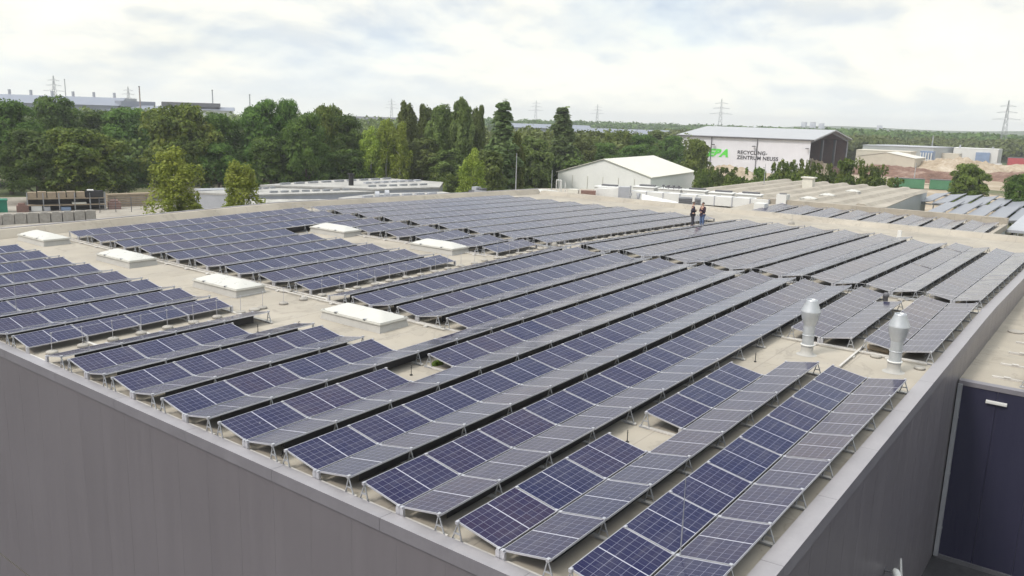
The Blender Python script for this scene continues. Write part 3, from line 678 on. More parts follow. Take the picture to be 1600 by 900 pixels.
def crown(kind, h, w, seed):
    rs = np.random.RandomState(seed); C = []; Nn = []; S = []
    def lobe(c, r, k, size, flat=1.0, droop=0):
        d = rs.normal(size=(k, 3)); d /= np.linalg.norm(d, axis=1, keepdims=True)
        d[:, 2] = np.where(d[:, 2] < -.35, -d[:, 2], d[:, 2])
        rad = r * (.62 + .42 * rs.rand(k, 1) ** .6) * (1 + .22 * np.sin(d[:, :1] * 7 + seed) * np.cos(d[:, 1:2] * 6))
        p = np.array(c) + d * rad * np.array([1, 1, flat])
        if droop:
            kk = rs.rand(k) < .6; p[kk, 2] -= rs.rand(kk.sum()) * droop
        C.append(p); Nn.append(d + rs.normal(size=(k, 3)) * .55 + (0, 0, .35)); S.append(size * (.6 + .8 * rs.rand(k)))
    R = w / 2
    if kind in ('oak', 'maple', 'willow', 'lime'):
        nl = 60
        for i in range(nl):
            t = rs.rand(); z = h * (.10 + .86 * t ** .9); env = R * math.sqrt(max(0.03, 1 - ((z / h - .46) / .56) ** 2))
            a = rs.rand() * 6.283; q = env * (.45 + .4 * rs.rand())
            r = R * (.17 + .15 * rs.rand()) * (1.0 if kind != 'willow' else .85)
            lobe((math.cos(a) * q, math.sin(a) * q, min(z, h - r * .6)), r, 300, .29 if kind != 'maple' else .36, .85, .9 if kind == 'willow' else 0)
        lobe((0, 0, h * .5), R * .6, 1500, .7, h * .42 / (R * .6))
        for i in range(5): a = rs.rand()*6.28; lobe((math.cos(a)*R*.3, math.sin(a)*R*.3, h*(.86+.06*rs.rand())), R*.2, 200, .34)
    elif kind == 'birch':
        for i in range(46):
            t = rs.rand(); z = h * (.26 + .70 * t); env = R * min(1, (1.06 - z / h) * 1.9) ** .7 * min(1, (z/h - .1) * 3.5)
            a = rs.rand() * 6.283; q = env * (.25 + .6 * rs.rand()); lobe((math.cos(a) * q, math.sin(a) * q, z), R * (.15 + .12 * rs.rand()), 190, .24, 1.15, h * .13)
        lobe((0, 0, h * .55), R * .4, 350, .30, h * .3 / (R * .4), 1.0)
    elif kind == 'poplar':
        for i in range(80):
            t = rs.rand(); z = h * (.07 + .90 * t); env = R * min(1, (1.03 - z / h) * 2.8) ** .7 * (.86 + .14 * math.sin(z * .7 + seed))
            a = rs.rand() * 6.283; q = env * (.3 + .5 * rs.rand()); lobe((math.cos(a) * q, math.sin(a) * q, z), (R * .4 + env * .6) * (.16 + .16 * rs.rand()), 200, .24, 1.7)
        lobe((0, 0, h * .5), R * .5, 900, .5, h * .45 / (R * .5))
    else:
        for i in range(26):
            z = h * (.1 + .72 * rs.rand()); a = rs.rand() * 6.283; q = R * .75 * math.sqrt(rs.rand()); r = R * (.2 + .15 * rs.rand())
            lobe((math.cos(a) * q, math.sin(a) * q, z * (1 - .35 * q / R)), r, 300, .30, .9)
        for i in range(14):
            a = rs.rand() * 6.283; q = R * .8 * math.sqrt(rs.rand()); lobe((math.cos(a) * q, math.sin(a) * q, h * (.78 + .12 * rs.rand())), R * .09, 60, .24, 1.8)
        lobe((0, 0, h * .35), R * .7, 900, .5, h * .35 / (R * .7))
    return quads_mesh(kind + '_crown', np.concatenate(C), np.concatenate(Nn), np.concatenate(S), LEAF[kind])
def trunk(kind, h, w, seed):
    rs = random.Random(seed); b = MB(); r = .018 * h + .05
    if kind == 'bush': r = .06
    top = h * (.7 if kind != 'bush' else .4); p = Vector((0, 0, 0)); n = 6; pts = [p.copy()]
    for i in range(n): p = p + Vector((rs.gauss(0, .006 * h), rs.gauss(0, .006 * h), top / n)); pts.append(p.copy())
    for i in range(n): b.tube(pts[i], pts[i + 1], r * (1 - i / (n + 1)), r * (1 - (i + 1) / (n + 1)), 7, cap=False)
    for i in range(9):
        k = rs.randint(1, n - 1); a = rs.random() * 6.28; l = w * (.12 + .12 * rs.random())
        b.tube(pts[k], pts[k] + Vector((math.cos(a) * l, math.sin(a) * l, l * .9)), r * .38, r * .1, 5, cap=False)
    return b.mesh(kind + '_trunk', MAT['birchbark' if kind in ('birch', 'poplar') else 'bark'])
NOM = {'lime': (10, 8), 'oak': (14, 11), 'maple': (12, 12), 'birch': (12, 6), 'poplar': (16, 3.2), 'willow': (13, 7), 'bush': (5, 7)}
TV = {k: [(crown(k, *NOM[k], 11 + 17 * i), trunk(k, *NOM[k], 5 + i)) for i in range(3)] for k in NOM}
KN = {'lime': 'lime_tree', 'oak': 'broadleaf_tree', 'maple': 'maple_tree', 'birch': 'birch_tree', 'poplar': 'poplar_tree', 'willow': 'willow_tree', 'bush': 'bush'}
TREES = [
('oak',47.4,122.4,14.6,11.6,'dark green broadleaf tree at the far left edge behind the yard'),
('oak',45.4,108.0,10.6,10.0,'dark lower tree standing behind the left end of the storage rack'),
('oak',63.0,139.6,15.8,11.1,'tall round-headed green tree in front of the long factory roof at far left'),
('oak',62.9,150.6,11.4,10.3,'mid green tree between the left edge and the round-headed tree'),
('maple',51.0,105.5,10.8,13.9,'broad yellow-tinted maple behind the storage rack'),
('oak',71.5,141.1,13.4,10.7,'green tree whose top shows just left above the broad maple'),
('oak',73.8,134.3,13.9,11.8,'green tree directly behind and right of the broad maple'),
('oak',57.5,106.8,6.7,9.1,'dark shaded tree between the broad maple and the tall birch'),
('maple',66.8,104.7,14.7,14.5,'large textured tree rising behind the tall yellow birch'),
('birch',37.1,56.3,11.4,6.3,'tall yellow-green birch in front of the white sheds, left of two'),
('birch',38.9,48.0,9.7,4.6,'smaller yellow-green birch beside the white flat roofs, right of two'),
('oak',73.1,102.2,13.6,9.4,'blue-green tree between the large textured tree and the tall oak'),
('oak',69.6,98.8,8.9,8.5,'dark tree filling the space behind the two yellow birches'),
('oak',77.7,97.4,16.1,8.7,'tallest dark tree left of centre with a domed top'),
('oak',75.2,91.8,10.2,10.0,'dark green tree at the back edge of the white flat roofs'),
('oak',81.9,95.9,16.1,6.4,'narrow-topped tree right beside the domed dark tree'),
('oak',77.8,86.3,14.2,7.7,'dark green tree right of the narrow-topped tree'),
('maple',87.3,91.5,15.4,7.6,'bright green pointed tree left of the distant dark roof'),
('oak',89.2,89.5,13.9,8.8,'dark green tree below the distant dark roof'),
('oak',80.6,87.7,9.3,8.9,'low dark tree behind the white roofs left of the birch group'),
('oak',85.9,84.9,8.4,8.4,'shaded dark tree just left of the birch group'),
('birch',89.0,82.2,13.3,5.4,'leftmost birch of the white-stemmed group behind the white roofs'),
('birch',91.4,81.3,14.1,5.2,'second birch of the white-stemmed group from the left'),
('birch',92.5,79.2,13.2,4.5,'rightmost birch of the white-stemmed group'),
('willow',97.3,82.1,17.0,4.9,'grey-green willow just right of the birch group'),
('willow',103.1,83.2,16.5,4.1,'thin grey-green willow between two taller ones'),
('willow',101.5,77.6,16.5,7.0,'bushy grey-green willow in the middle of the tree line'),
('willow',102.3,73.7,17.9,5.1,'tall airy grey-green willow with a forked top'),
('willow',107.2,74.1,16.6,4.0,'airy willow right of the one with the forked top'),
('willow',97.5,78.6,10.7,8.1,'grey-green willow behind the right end of the white roofs'),
('willow',99.5,74.3,9.0,8.6,'low willow below the one with the forked top'),
('poplar',96.6,60.1,17.3,5.3,'tall dark poplar left of the two dark columns in the centre'),
('maple',101.9,61.4,11.9,3.5,'yellow-green tree wedged between the two dark poplars'),
('birch',78.2,51.0,11.1,4.0,'slender birch with a white stem in front of the left dark poplar'),
('bush',94.8,70.1,5.4,6.8,'light green bush at the corner of the white roofs'),
('willow',85.3,53.5,9.8,5.7,'green willow behind the slender white-stemmed birch'),
('poplar',129.8,70.5,17.3,5.8,'tall columnar poplar left of the white tent hall'),
('willow',112.1,64.4,11.3,7.6,'round green tree between the two tall poplars'),
('oak',124.3,73.1,7.8,8.5,'dark bush-like tree at the foot of the columnar poplar'),
('willow',142.0,73.7,11.3,8.4,'grey-green tree just right of the columnar poplar'),
('willow',177.5,92.3,11.7,12.0,'pale green tree behind the white tent hall'),
('maple',176.6,84.0,11.9,10.1,'bright green tree above the ridge of the white tent hall'),
('oak',175.0,76.6,11.3,9.8,'dark tree above the right half of the white tent hall'),
('willow',207.7,89.6,12.4,11.5,'grey-green tree left of the big recycling hall'),
('oak',196.2,79.1,11.1,9.0,'tree touching the left gable of the big recycling hall'),
('oak',153.1,74.7,9.5,8.9,'low dark tree behind the tent hall gable'),
('oak',156.3,69.1,9.3,8.9,'low tree behind the middle of the tent hall roof'),
('lime',162.8,56.3,11.0,6.8,'rounded yellow-green tree in front of the recycling hall'),
('bush',142.2,40.9,6.7,7.1,'dark green bush below the green letters'),
('bush',136.1,42.4,6.5,5.0,'leafy bush at the foot of the rounded yellow-green tree'),
('bush',130.6,29.5,7.4,5.9,'green bush below the black lettering, left one'),
('bush',136.6,27.5,8.7,7.3,'tall bush with upright shoots below the end of the black lettering'),
('bush',133.4,21.4,9.1,7.0,'yellow-green flecked bush in front of the open gable'),
('bush',134.8,16.5,9.6,6.4,'dark green bush right of the open gable'),
('bush',135.8,12.7,8.8,6.4,'brownish green bush left of the tan shed'),
('lime',153.3,0.7,9.0,7.0,'light green tree by the ribbed carport roofs'),
('oak',129.3,-9.3,8.8,5.5,'dark green tree at the right edge beside the carports'),
('bush',120.1,28.9,6.4,6.6,'low bush behind the ventilation plant'),
('bush',123.3,20.1,7.6,6.6,'low bush right behind the ribbed hall roof'),
('bush',146.3,11.3,6.3,5.6,'straggly bush right of the brownish bush'),
]
for i, (k, x, y, h, w, lab) in enumerate(TREES):
    cr, tr = TV[k][i % 3]; H, Wd = NOM[k]
    root = thing(KN[k], lab, 'bush' if k == 'bush' else 'tree', (x, y, GZ), random.random() * 6.28, 'bushes around the works' if k == 'bush' else 'trees around the works')
    kx = {'poplar': 1.25, 'birch': 1.15}.get(k, 1.04); s = (w / Wd * kx, w / Wd * kx, h / H)
    inst('crown', cr, root, scale=s); inst('trunk', tr, root, scale=s)
# woodland floor and far woods: masses nobody could count
def wood(name, label, pts, mat, hh, ww, per, size):
    """pts (n,2)"""
    n = len(pts); C = []; Nn = []; S = []
    for (x, y) in pts:
        h = hh * (.75 + .5 * np.random.rand()); w = ww * (.7 + .6 * np.random.rand())
        d = np.random.normal(size=(per, 3)); d /= np.linalg.norm(d, axis=1, keepdims=True); d[:, 2] = np.abs(d[:, 2]) * np.where(np.random.rand(per) < .8, 1, -.6)
        rad = (.8 + .28 * np.random.rand(per, 1)) * (1 + .18 * np.sin(d[:, :1] * 6 + x) * np.cos(d[:, 1:2] * 7 + y))
        C.append(np.array([x, y, GZ + h * .5]) + d * rad * np.array([w / 2, w / 2, h * .5])); Nn.append(d + np.random.normal(size=(per, 3)) * .4); S.append(size * (.6 + .8 * np.random.rand(per)))
    me = quads_mesh(name, np.concatenate(C), np.concatenate(Nn), np.concatenate(S), mat)
    return tag(inst(name, me), label, 'woodland', kind='stuff')
def scatter(n, x0, y0, x1, y1, wd):
    """points along a strip from (x0,y0) to (x1,y1)"""
    a = np.random.rand(n, 1); p = np.array([x0, y0]) * (1 - a) + np.array([x1, y1]) * a; d = np.array([y0 - y1, x1 - x0]) / math.hypot(x1 - x0, y1 - y0)
    return p + d * (np.random.rand(n, 1) - .5) * wd
wood('woodland_thicket', 'dark thicket filling the wood behind the storage yard and white roofs', np.concatenate([scatter(46, 30, 150, 100, 118, 14), scatter(44, 92, 112, 135, 72, 18)]), LEAF['oak'], 8, 8, 420, .8)
wood('woodland_thicket', 'mixed green wood stretching behind the tent hall to the recycling hall', np.concatenate([scatter(70, 135, 128, 235, 122, 60), scatter(40, 130, 90, 190, 88, 24)]), LEAF['willow'], 9.5, 10, 420, .9)
wood('far_wood', 'hazy wood right of the recycling hall behind the far sheds', np.concatenate([scatter(120, 420, 190, 440, 110, 60), scatter(200, 470, 125, 560, 10, 90), scatter(120, 400, 110, 440, 100, 50), scatter(160, 500, 30, 540, -80, 120)]), LEAF['willow'], 9, 13, 200, 1.8)
wood('far_wood', 'bluish wooded horizon line across the right half of the picture', np.concatenate([scatter(380, 620, 560, 1050, 330, 120), scatter(420, 880, 380, 1000, -120, 260), scatter(200, 640, 250, 700, 20, 120)]), LEAF['oak'], 11.5, 24, 110, 3.2)
wood('far_wood', 'trees between the distant long roofs left of the recycling hall', np.concatenate([scatter(150, 250, 230, 420, 190, 60), scatter(100, 330, 300, 420, 230, 80)]), LEAF['willow'], 6.5, 11, 240, 1.4)
wood('far_wood', 'tree belt in front of the long factory at the far left', np.concatenate([scatter(150, 120, 330, 300, 270, 120)]), LEAF['willow'], 11, 13, 220, 1.5)
b = MB(); v = [(1500, 200, GZ), (1900, -500, GZ), (2300, -900, GZ), (2300, 700, GZ)]
hn = 24; vs = []; 
for i in range(hn + 1):
    t = i / hn; x = 2350 - 200 * math.sin(t * 3); y = 900 - 2000 * t; h = 10 + 16 * math.sin(t * 3.14) ** .7 + 5 * math.sin(t * 17); vs += [(x, y, GZ), (x + 150, y, GZ + h), (x + 420, y, GZ)]
b.add(vs, [f for i in range(hn) for f in ((3*i, 3*i+3, 3*i+4, 3*i+1), (3*i+1, 3*i+4, 3*i+5, 3*i+2))], 0, True); tag(b.build('hills', LEAF['oak']), kind='structure')

# ------------------------------------------------------------------ buildings in the background
def flat_building(name, label, poly, z1, wall, roof, cat='building', z0=GZ, rim=.25, zs=None):
    r = thing(name, label, cat, (poly[0][0], poly[0][1], z0)); ox, oy = poly[0]
    q = [(x - ox, y - oy) for x, y in poly]
    b = MB(); b.prism(q, 0, z1 - z0); b.build('wall', MAT[wall], r)
    b = MB(); cx = sum(p[0] for p in q) / len(q); cy = sum(p[1] for p in q) / len(q)
    b.prism([(cx + (x-cx)*1.01, cy + (y-cy)*1.01) for x, y in q], z1 - z0 + .002, z1 - z0 + rim); b.build('roof', MAT[roof], r)
    return r
def gable_hall(name, label, A, B, depth, ze, zr_, wall, roof, cat='hall', ridge='depth', over=.25, open_end=None):
    """A->B front edge; body extends 'depth' to the left-hand normal... ridge 'depth' runs away from AB (AB is a gable) or 'along' AB"""
    A = Vector(A); B = Vector(B); u = (B - A); Lw = u.length; u.normalize(); n = Vector((-u.y, u.x))
    if n.dot(Vector((A.x + 10, A.y + 22))) < 0: n = -n
    r = thing(name, label, cat, (A.x, A.y, GZ)); 
    P = lambda a, d, z: (u.x*a + n.x*d, u.y*a + n.y*d, z - GZ)
    b = MB()
    if ridge == 'depth':
        v = [P(0,0,GZ), P(Lw,0,GZ), P(Lw,0,ze), P(Lw/2,0,zr_), P(0,0,ze), P(0,depth,GZ), P(Lw,depth,GZ), P(Lw,depth,ze), P(Lw/2,depth,zr_), P(0,depth,ze)]
        b.add(v, [(0,1,2,3,4), (5,9,8,7,6), (0,4,9,5), (1,6,7,2)]); b.build('wall', MAT[wall], r)
        b = MB(); o = over; t_ = .12
        for (a0, z0_, a1, z1_) in ((-o, ze - .05, Lw/2, zr_ + .06), (Lw + o, ze - .05, Lw/2, zr_ + .06)):
            v = [P(a0,-o,z0_), P(a1,-o,z1_), P(a1,depth+o,z1_), P(a0,depth+o,z0_)]; v2 = [(x, y, z + t_) for x, y, z in v]
            b.add(v + v2, [(0,1,2,3), (4,5,6,7), (0,1,5,4), (1,2,6,5), (2,3,7,6), (3,0,4,7)])
        b.build('roof', MAT[roof], r)
    return r, P, Lw, u, n
# white tent hall
r, P, Lw, u, n = gable_hall('tent_hall', 'white tent hall with a low gable roof behind the ventilation plant', (118.3, 63.6), (120.9, 45.6), 26.5, -2.6, .1, 'tentwhite', 'offwhite')
b = MB()
for a in (1.2, 3.0): b.box(0, 0, 0, .08, .08, 3.2)
b2 = MB(); 
for k in range(1, 6): a = Lw * k / 6; x, y, z = P(a, -.04, GZ + .1); x2, y2, z2 = P(a, -.04, -3.0); b2.tube((x, y, z), (x2, y2, z2), .05, .05, 4, cap=False)
b2.build('wall_seam', MAT['offwhite'], r)
# recycling hall with lettering and open gable
A_, B_ = Vector((246.9, 102.0)), Vector((250.0, 59.0)); u = (B_ - A_).normalized(); n = Vector((-u.y, u.x)); 
LW, DP, ZE, ZRR = (B_ - A_).length, 56.0, 3.05, 6.1
r = thing('recycling_hall', 'big pale grey recycling hall with green and black lettering and an open brown gable', 'hall', (A_.x, A_.y, GZ))
P = lambda a, d, z: (u.x*a + n.x*d, u.y*a + n.y*d, z - GZ)
b = MB(); v = [P(0,0,GZ), P(LW,0,GZ), P(LW,0,ZE), P(0,0,ZE), P(0,.4,GZ), P(LW,.4,GZ), P(LW,.4,ZE), P(0,.4,ZE)]
b.add(v, [(0,1,2,3), (5,4,7,6), (0,3,7,4), (1,5,6,2), (2,6,7,3)])
v = [P(0,.4,GZ), P(0,DP,GZ), P(0,DP,ZE), P(0,DP/2,ZRR), P(0,.4,ZE)]; b.add(v, [(0,1,2,3,4)])
v = [P(0,DP,GZ), P(LW,DP,GZ), P(LW,DP,ZE), P(0,DP,ZE)]; b.add(v, [(0,1,2,3)]); b.build('wall', MAT['hallwall'], r)
b = MB()
for (d0, z0, d1, z1) in ((-.6, ZE, DP/2, ZRR), (DP+.6, ZE, DP/2, ZRR)):
    v = [P(-.5,d0,z0), P(LW+1.2,d0,z0), P(LW+1.2,d1,z1), P(-.5,d1,z1)]; v2 = [(x, y, z+.35) for x, y, z in v]
    b.add(v+v2, [(0,1,2,3), (4,5,6,7), (0,1,5,4), (1,2,6,5), (2,3,7,6), (3,0,4,7)])
b.build('roof', MAT['hallroof'], r)
b = MB()      # fascia, downpipes
b.tube(P(-.5,-.65,ZE+.1), P(LW+1.2,-.65,ZE+.1), .22, .22, 6)
for a in (LW*.27, LW*.62): b.tube(P(a,-.25,ZE), P(a,-.25,GZ+.4), .13, .13, 6)
b.build('gutter', MAT['darkgrey'], r)
b = MB()      # open gable portal frames and rear partition
for d in (.4, DP*.33, DP*.66, DP-.3): b.box(*P(LW-.4, d, GZ), *[q + w_ for q, w_ in zip(P(LW-.4, d, GZ), (.7, .7, 0))][:2], ZE - GZ)
b.add([P(LW,0,ZE), P(LW,DP/2,ZRR), P(LW,DP/2,ZRR-.9), P(LW,0,ZE-.9)], [(0,1,2,3)]); b.add([P(LW,DP,ZE), P(LW,DP/2,ZRR), P(LW,DP/2,ZRR-.9), P(LW,DP,ZE-.9)], [(0,1,2,3)])
b.build('portal_frame', MAT['darkgrey'], r)
b = MB(); b.add([P(LW*.55,.5,GZ), P(LW*.55,DP-.5,GZ), P(LW*.55,DP-.5,ZE), P(LW*.55,DP/2,ZRR-.3), P(LW*.55,.5,ZE)], [(0,1,2,3,4)])
b.add([P(LW*.55,.6,GZ), P(LW-.6,.6,GZ), P(LW-.6,.6,ZE), P(LW*.55,.6,ZE)], [(3,2,1,0)]); b.add([P(LW*.55,DP-.6,GZ), P(LW-.6,DP-.6,GZ), P(LW-.6,DP-.6,ZE), P(LW*.55,DP-.6,ZE)], [(0,1,2,3)])
b.add([P(LW*.55,.6,ZE-.1), P(LW-.6,.6,ZE-.1), P(LW-.6,DP/2,ZRR-.2), P(LW*.55,DP/2,ZRR-.2)], [(0,1,2,3)]); b.add([P(LW*.55,DP-.6,ZE-.1), P(LW-.6,DP-.6,ZE-.1), P(LW-.6,DP/2,ZRR-.2), P(LW*.55,DP/2,ZRR-.2)], [(0,1,2,3)])
b.build('inner_lining', MAT['brownlining'], r)
b = MB()
for a in (LW*.02, LW*.29, LW*.60, LW*.985):
    x, y, z = P(a, -1.0, ZE - 2.6); b.box(x-.3, y-.45, z, x+.5, y+.45, z+.28)
    b.tube((x, y, z+.2), P(a, 0, ZE-2.3), .06, .06, 4)
b.build('flood_lamp', MAT['darkgrey'], r)
def lettering(text, size, a, z, mat, shear=0, parent=None, bold=.0, sx=1.0):
    cu = bpy.data.curves.new('lettering', 'FONT'); cu.body = text; cu.size = size; cu.shear = shear; cu.extrude = .03; cu.offset = bold; cu.space_character = 1.06
    to = bpy.data.objects.new('tmp', cu); COL.objects.link(to); dg = bpy.context.evaluated_depsgraph_get(); me = bpy.data.meshes.new_from_object(to.evaluated_get(dg)); bpy.data.objects.remove(to)
    me.materials.clear(); me.materials.append(MAT[mat]); o = bpy.data.objects.new('lettering', me); COL.objects.link(o); o.parent = parent
    xx = Vector((u.x, u.y, 0)); zz = Vector((-n.x, -n.y, 0)); yy = Vector((0, 0, 1)); M_ = Matrix((xx * sx, yy, zz)).transposed().to_4x4(); M_.translation = Vector(P(a, -.06, z)); o.matrix_local = M_; return o
lettering('REBA', 3.3, LW*.185, -3.15, 'signgreen', .35, r, .17, 1.16)
lettering('RECYCLING-', 1.62, LW*.475, -2.05, 'signblack', 0, r, .035, 1.0)
lettering('ZENTRUM NEUSS', 1.62, LW*.475, -3.65, 'signblack', 0, r, .035, 1.0)
b = MB(); rs = random.Random(3)
def pile(name, label, x, y, rx, ry, h, mat, seed, n=28, group=None):
    b = MB(); rs = random.Random(seed); vs = []; fs = []
    ph = [rs.random()*6.28 for _ in range(6)]
    for i in range(n + 1):
        for j in range(n + 1):
            a, c = i/n*2-1, j/n*2-1; q = max(0, 1 - (a*a + c*c)); k = 1 + .25*math.sin(a*9+ph[0])*math.cos(c*8+ph[1]) + .15*math.sin(a*21+ph[2])*math.sin(c*19+ph[3])
            vs.append((a*rx, c*ry, h * q**.8 * k + rs.gauss(0, h*.035) * (q > 0) - .05))
    for i in range(n):
        for j in range(n): fs.append((i*(n+1)+j, (i+1)*(n+1)+j, (i+1)*(n+1)+j+1, i*(n+1)+j+1))
    b.add(vs, fs, 0, False); return tag(b.build(name, MAT[mat], None, (x, y, GZ)), label, 'rubble heap', group, 'structure' if False else None)
pile('rubble_heap', 'orange rubble heap lying inside the open gable of the recycling hall', 262, 62, 9, 7, 4, 'tansoil', 1)
G_ = 'rubble heaps on the recycling ground'
pile('rubble_heap', 'long dark red rubble bank in front of the tan shed', 286, 44, 14, 26, 2.6, 'redsoil', 2, group=G_)
pile('rubble_heap', 'bright red rubble heap left of the light green tree', 262, 26, 12, 12, 2.4, 'redsoil', 3, group=G_)
pile('rubble_heap', 'tan rubble heap behind the light green tree', 330, 30, 16, 18, 4.6, 'tansoil', 4, group=G_)
pile('rubble_heap', 'low pinkish rubble heap at the right edge behind the dark tree', 300, 6, 18, 15, 2.4, 'redsoil', 5, group=G_)
pile('rubble_heap', 'low tan rubble heap at the right edge below the red containers', 350, 12, 16, 18, 3.0, 'tansoil', 6, group=G_)
pile('rubble_heap', 'pale rubble heap in front of the black lettering', 232, 78, 8, 9, 2.2, 'tansoil', 7, group=G_)
pile('rubble_heap', 'pale rubble heap left below the green letters', 236, 94, 6, 8, 2.0, 'tansoil', 8, group=G_)
sheet('recycling_ground', [(225, -20), (262, 60), (310, 62), (400, 70), (420, -30)], GZ + .02, MAT['tansoil'])
# right-hand far buildings
r, P2, L2, u2, n2 = gable_hall('shed', 'tan shed with a white rimmed low gable behind the red rubble', (319.1, 62.7), (318.6, 42.6), 16, -2.9, -1.2, 'tan', 'offwhite', 'shed')
r = flat_building('works_building', 'long grey flat building with ribbed side behind the tan shed', [(385, 78), (392, 50), (425, 47), (430, 82)], -.1, 'greywall', 'palegrey')
b = MB(); 
for i in range(4): b.box(-.4 + 7, -26 + i*1.6, 3.3, 7.2, -25 + i*1.6, 5.8)
r = flat_building('gatehouse', 'white framed glass corner building beside the tan shed', [(343.5, 46.0), (344.2, 41.6), (349, 41.6), (349, 46.2)], -.8, 'blue', 'blue')
b = MB(); 
for i in range(5): b.box(-.12, -4.2 + i*.95, 1.0, .4, -4.2 + i*.95 + .35, 6.4)
b.box(-.14, -4.4, 3.5, .3, 0, 3.9); b.build('window_frame', MAT['white'], r)
r = flat_building('tan_hall', 'low tan hall between the recycling hall and the works building', [(352, 72), (356, 52), (372, 53), (372, 74)], -1.6, 'tan', 'tan')
r = flat_building('office_building', 'white office block with a blue facade panel and small square windows', [(414.5, 46), (417.5, 28.5), (435, 29), (435, 48)], -.2, 'white', 'white')
b = MB(); b.box(1.2, -14.6, 1.2, 2.1, -9.0, 6.0); b.build('facade_panel', MAT['blue'], r)
for (yy, zz) in ((-3.2, 5.6), (-4.3, 5.6), (-7.2, 4.2), (-2.9, 3.2), (-4.2, 3.2), (-11, 6.3), (-12.2, 6.3)):
    b = MB(); b.box(.15 + abs(yy)*.165, yy - .35, zz - .35, .6 + abs(yy)*.165 + .1, yy + .35, zz + .35); b.build('window', MAT['windows'], r)
b = MB(); b.tube((3, -2, 7.4), (3, -2, 9), .5, .3, 6); b.tube((5, -15, 7.4), (5, -15, 8.6), .4, .4, 6); b.build('roof_vent', MAT['palegrey'], r)
r = flat_building('low_annex', 'small tan block attached left of the white office', [(404, 50), (405, 42), (413, 42), (413, 51)], -2.6, 'tan', 'tan')
def container(x, y, rz, L_, mat, label, z=GZ, h=2.5, w=2.4, group='containers on the recycling ground'):
    r = thing('container', label, 'container', (x, y, z), rz, group); b = MB(); b.box(0, 0, .12, L_, w, h)
    k = int(L_ / .5)
    for i in range(k): b.box(i*.5+.1, -.05, .2, i*.5+.3, 0, h-.1)
    b.build('body', MAT[mat], r); b = MB(); b.box(-.04, -.08, h, L_+.04, w+.04, h+.1)
    for i in (.1, L_-.3): b.box(i, .05, 0, i+.2, w-.05, .12)
    b.build('rim', MAT['darkgrey' if mat != 'white' else 'palegrey'], r); return r
container(219, 27, -1.35, 7, 'green', 'bright green skip container left of the light green tree, nearer one')
container(222, 19.2, -1.35, 6, 'green', 'green container behind the foot of the light green tree')
container(416, 24, -1.4, 9, 'red', 'red container shed at the right edge beyond the rubble', h=4.2, w=6)
container(417, 14.5, -1.4, 8, 'red', 'second red container shed at the right edge, half out of frame', h=4.4, w=6)
container(404, 37, -1.45, 12, 'white', 'long low white container in front of the office block', h=1.8)
container(318, 76, -1.4, 6, 'blue', 'small blue container between the recycling hall and the tan shed')
container(326, 71, -1.4, 4, 'red', 'small dark red container beside the blue one')
# ribbed hall behind the rear building
r = thing('ribbed_hall', 'long low hall with a beige ribbed roof and small dome skylights', 'hall', (0, 0, 0))
F = [(80, 5.5), (87.5, -1.0), (122.2, 1.4), (122.0, 23.5), (80, 23.5)]
b = MB(); b.prism(F, GZ, -1.62); b.build('wall', MAT['greywall'], r)
b = MB(); b.prism(F, -1.618, -1.5); b.build('roof', MAT['roof'], r)
b = MB()
for i in range(8):
    yy = 1.2 + i * 2.9; xa = 81 + max(0, (5.5 - yy)) * 1.1; xb = 121.2
    if yy < 1.4: xb = 118
    v = []
    for x in (xa, xb): v += [(x, yy - .75, -1.498), (x, yy - .35, -1.18), (x, yy + .35, -1.18), (x, yy + .75, -1.498)]
    b.add(v, [(0,1,5,4), (1,2,6,5), (2,3,7,6), (0,3,2,1), (4,5,6,7)])
b.build('roof_rib', MAT['roof'], r)
b = MB(); b.box(108, 13.6, -1.5, 109.2, 15.0, -.1); b.box(107.8, 13.4, -.1, 109.4, 15.2, .05); b.build('roof_vent', MAT['offwhite'], r)
for (x, y), l in zip([(86.5, 6.6), (93.6, 6.6), (103.5, 6.2)], ['first', 'second', 'third']): skylight(x, y, 1.3, 1.6, '%s small dome skylight from the left on the beige ribbed roof' % l, 'dome skylights on the ribbed hall', -1.5)
# flat dome at the far corner of the main roof
b = MB(); b.lathe([(2.0, 0), (2.05, .18), (1.7, .34), (1.0, .46), (0, .5)], 28); b.lathe([(2.15, -.3), (2.15, .0), (2.0, .02)], 28)
o = b.build('round_rooflight', MAT['dome'], None, (60.2, 26.4, -.75)); o.scale = (1, 1, 1); tag(o, 'flat round white rooflight beyond the far corner of the main roof', 'rooflight')
# ventilation plant
r = thing('plant_building', 'low building under the ventilation plant behind the main roof', 'building', (0, 0, 0))
Q_ = [(58.0, 8.05), (79.9, 8.05), (79.9, 31), (74, 36), (58.0, 36)]
b = MB(); b.prism(Q_, GZ, -1.75); b.build('wall', MAT['greywall'], r); b = MB(); b.prism(Q_, -1.748, -1.5); b.build('roof', MAT['roof'], r)
r = thing('ventilation_duct', 'long white box-shaped ventilation duct running across behind the two people', 'duct', (0, 0, 0))
def obox(b, p, q, w, z0, z1, mi=0):
    p = Vector(p); q = Vector(q); d = (q - p).normalized(); n_ = Vector((-d.y, d.x)) * w
    pl = [tuple(p), tuple(q), tuple(q + n_), tuple(p + n_)]; b.prism(pl, z0, z1, mi)
b = MB(); obox(b, (71.8, 6.6), (68.8, 20.8), -1.5, -1.32, -.40); b.build('duct_body', MAT['white'], r)
b = MB()
for i in range(9):
    t_ = i / 8; x = 71.8 + (68.8 - 71.8) * t_ - .02; y = 6.6 + 14.2 * t_; b.box(x - .05, y - .04, -1.36, x + 1.6, y + .04, -.36)
b.build('flange', MAT['palegrey'], r)
b = MB()
for i in range(5):
    t_ = (i + .5) / 5; x = 71.8 - 3.0 * t_ + .6; y = 6.6 + 14.2 * t_; b.box(x-.1, y-.1, -1.5, x+.1, y+.1, -1.3)
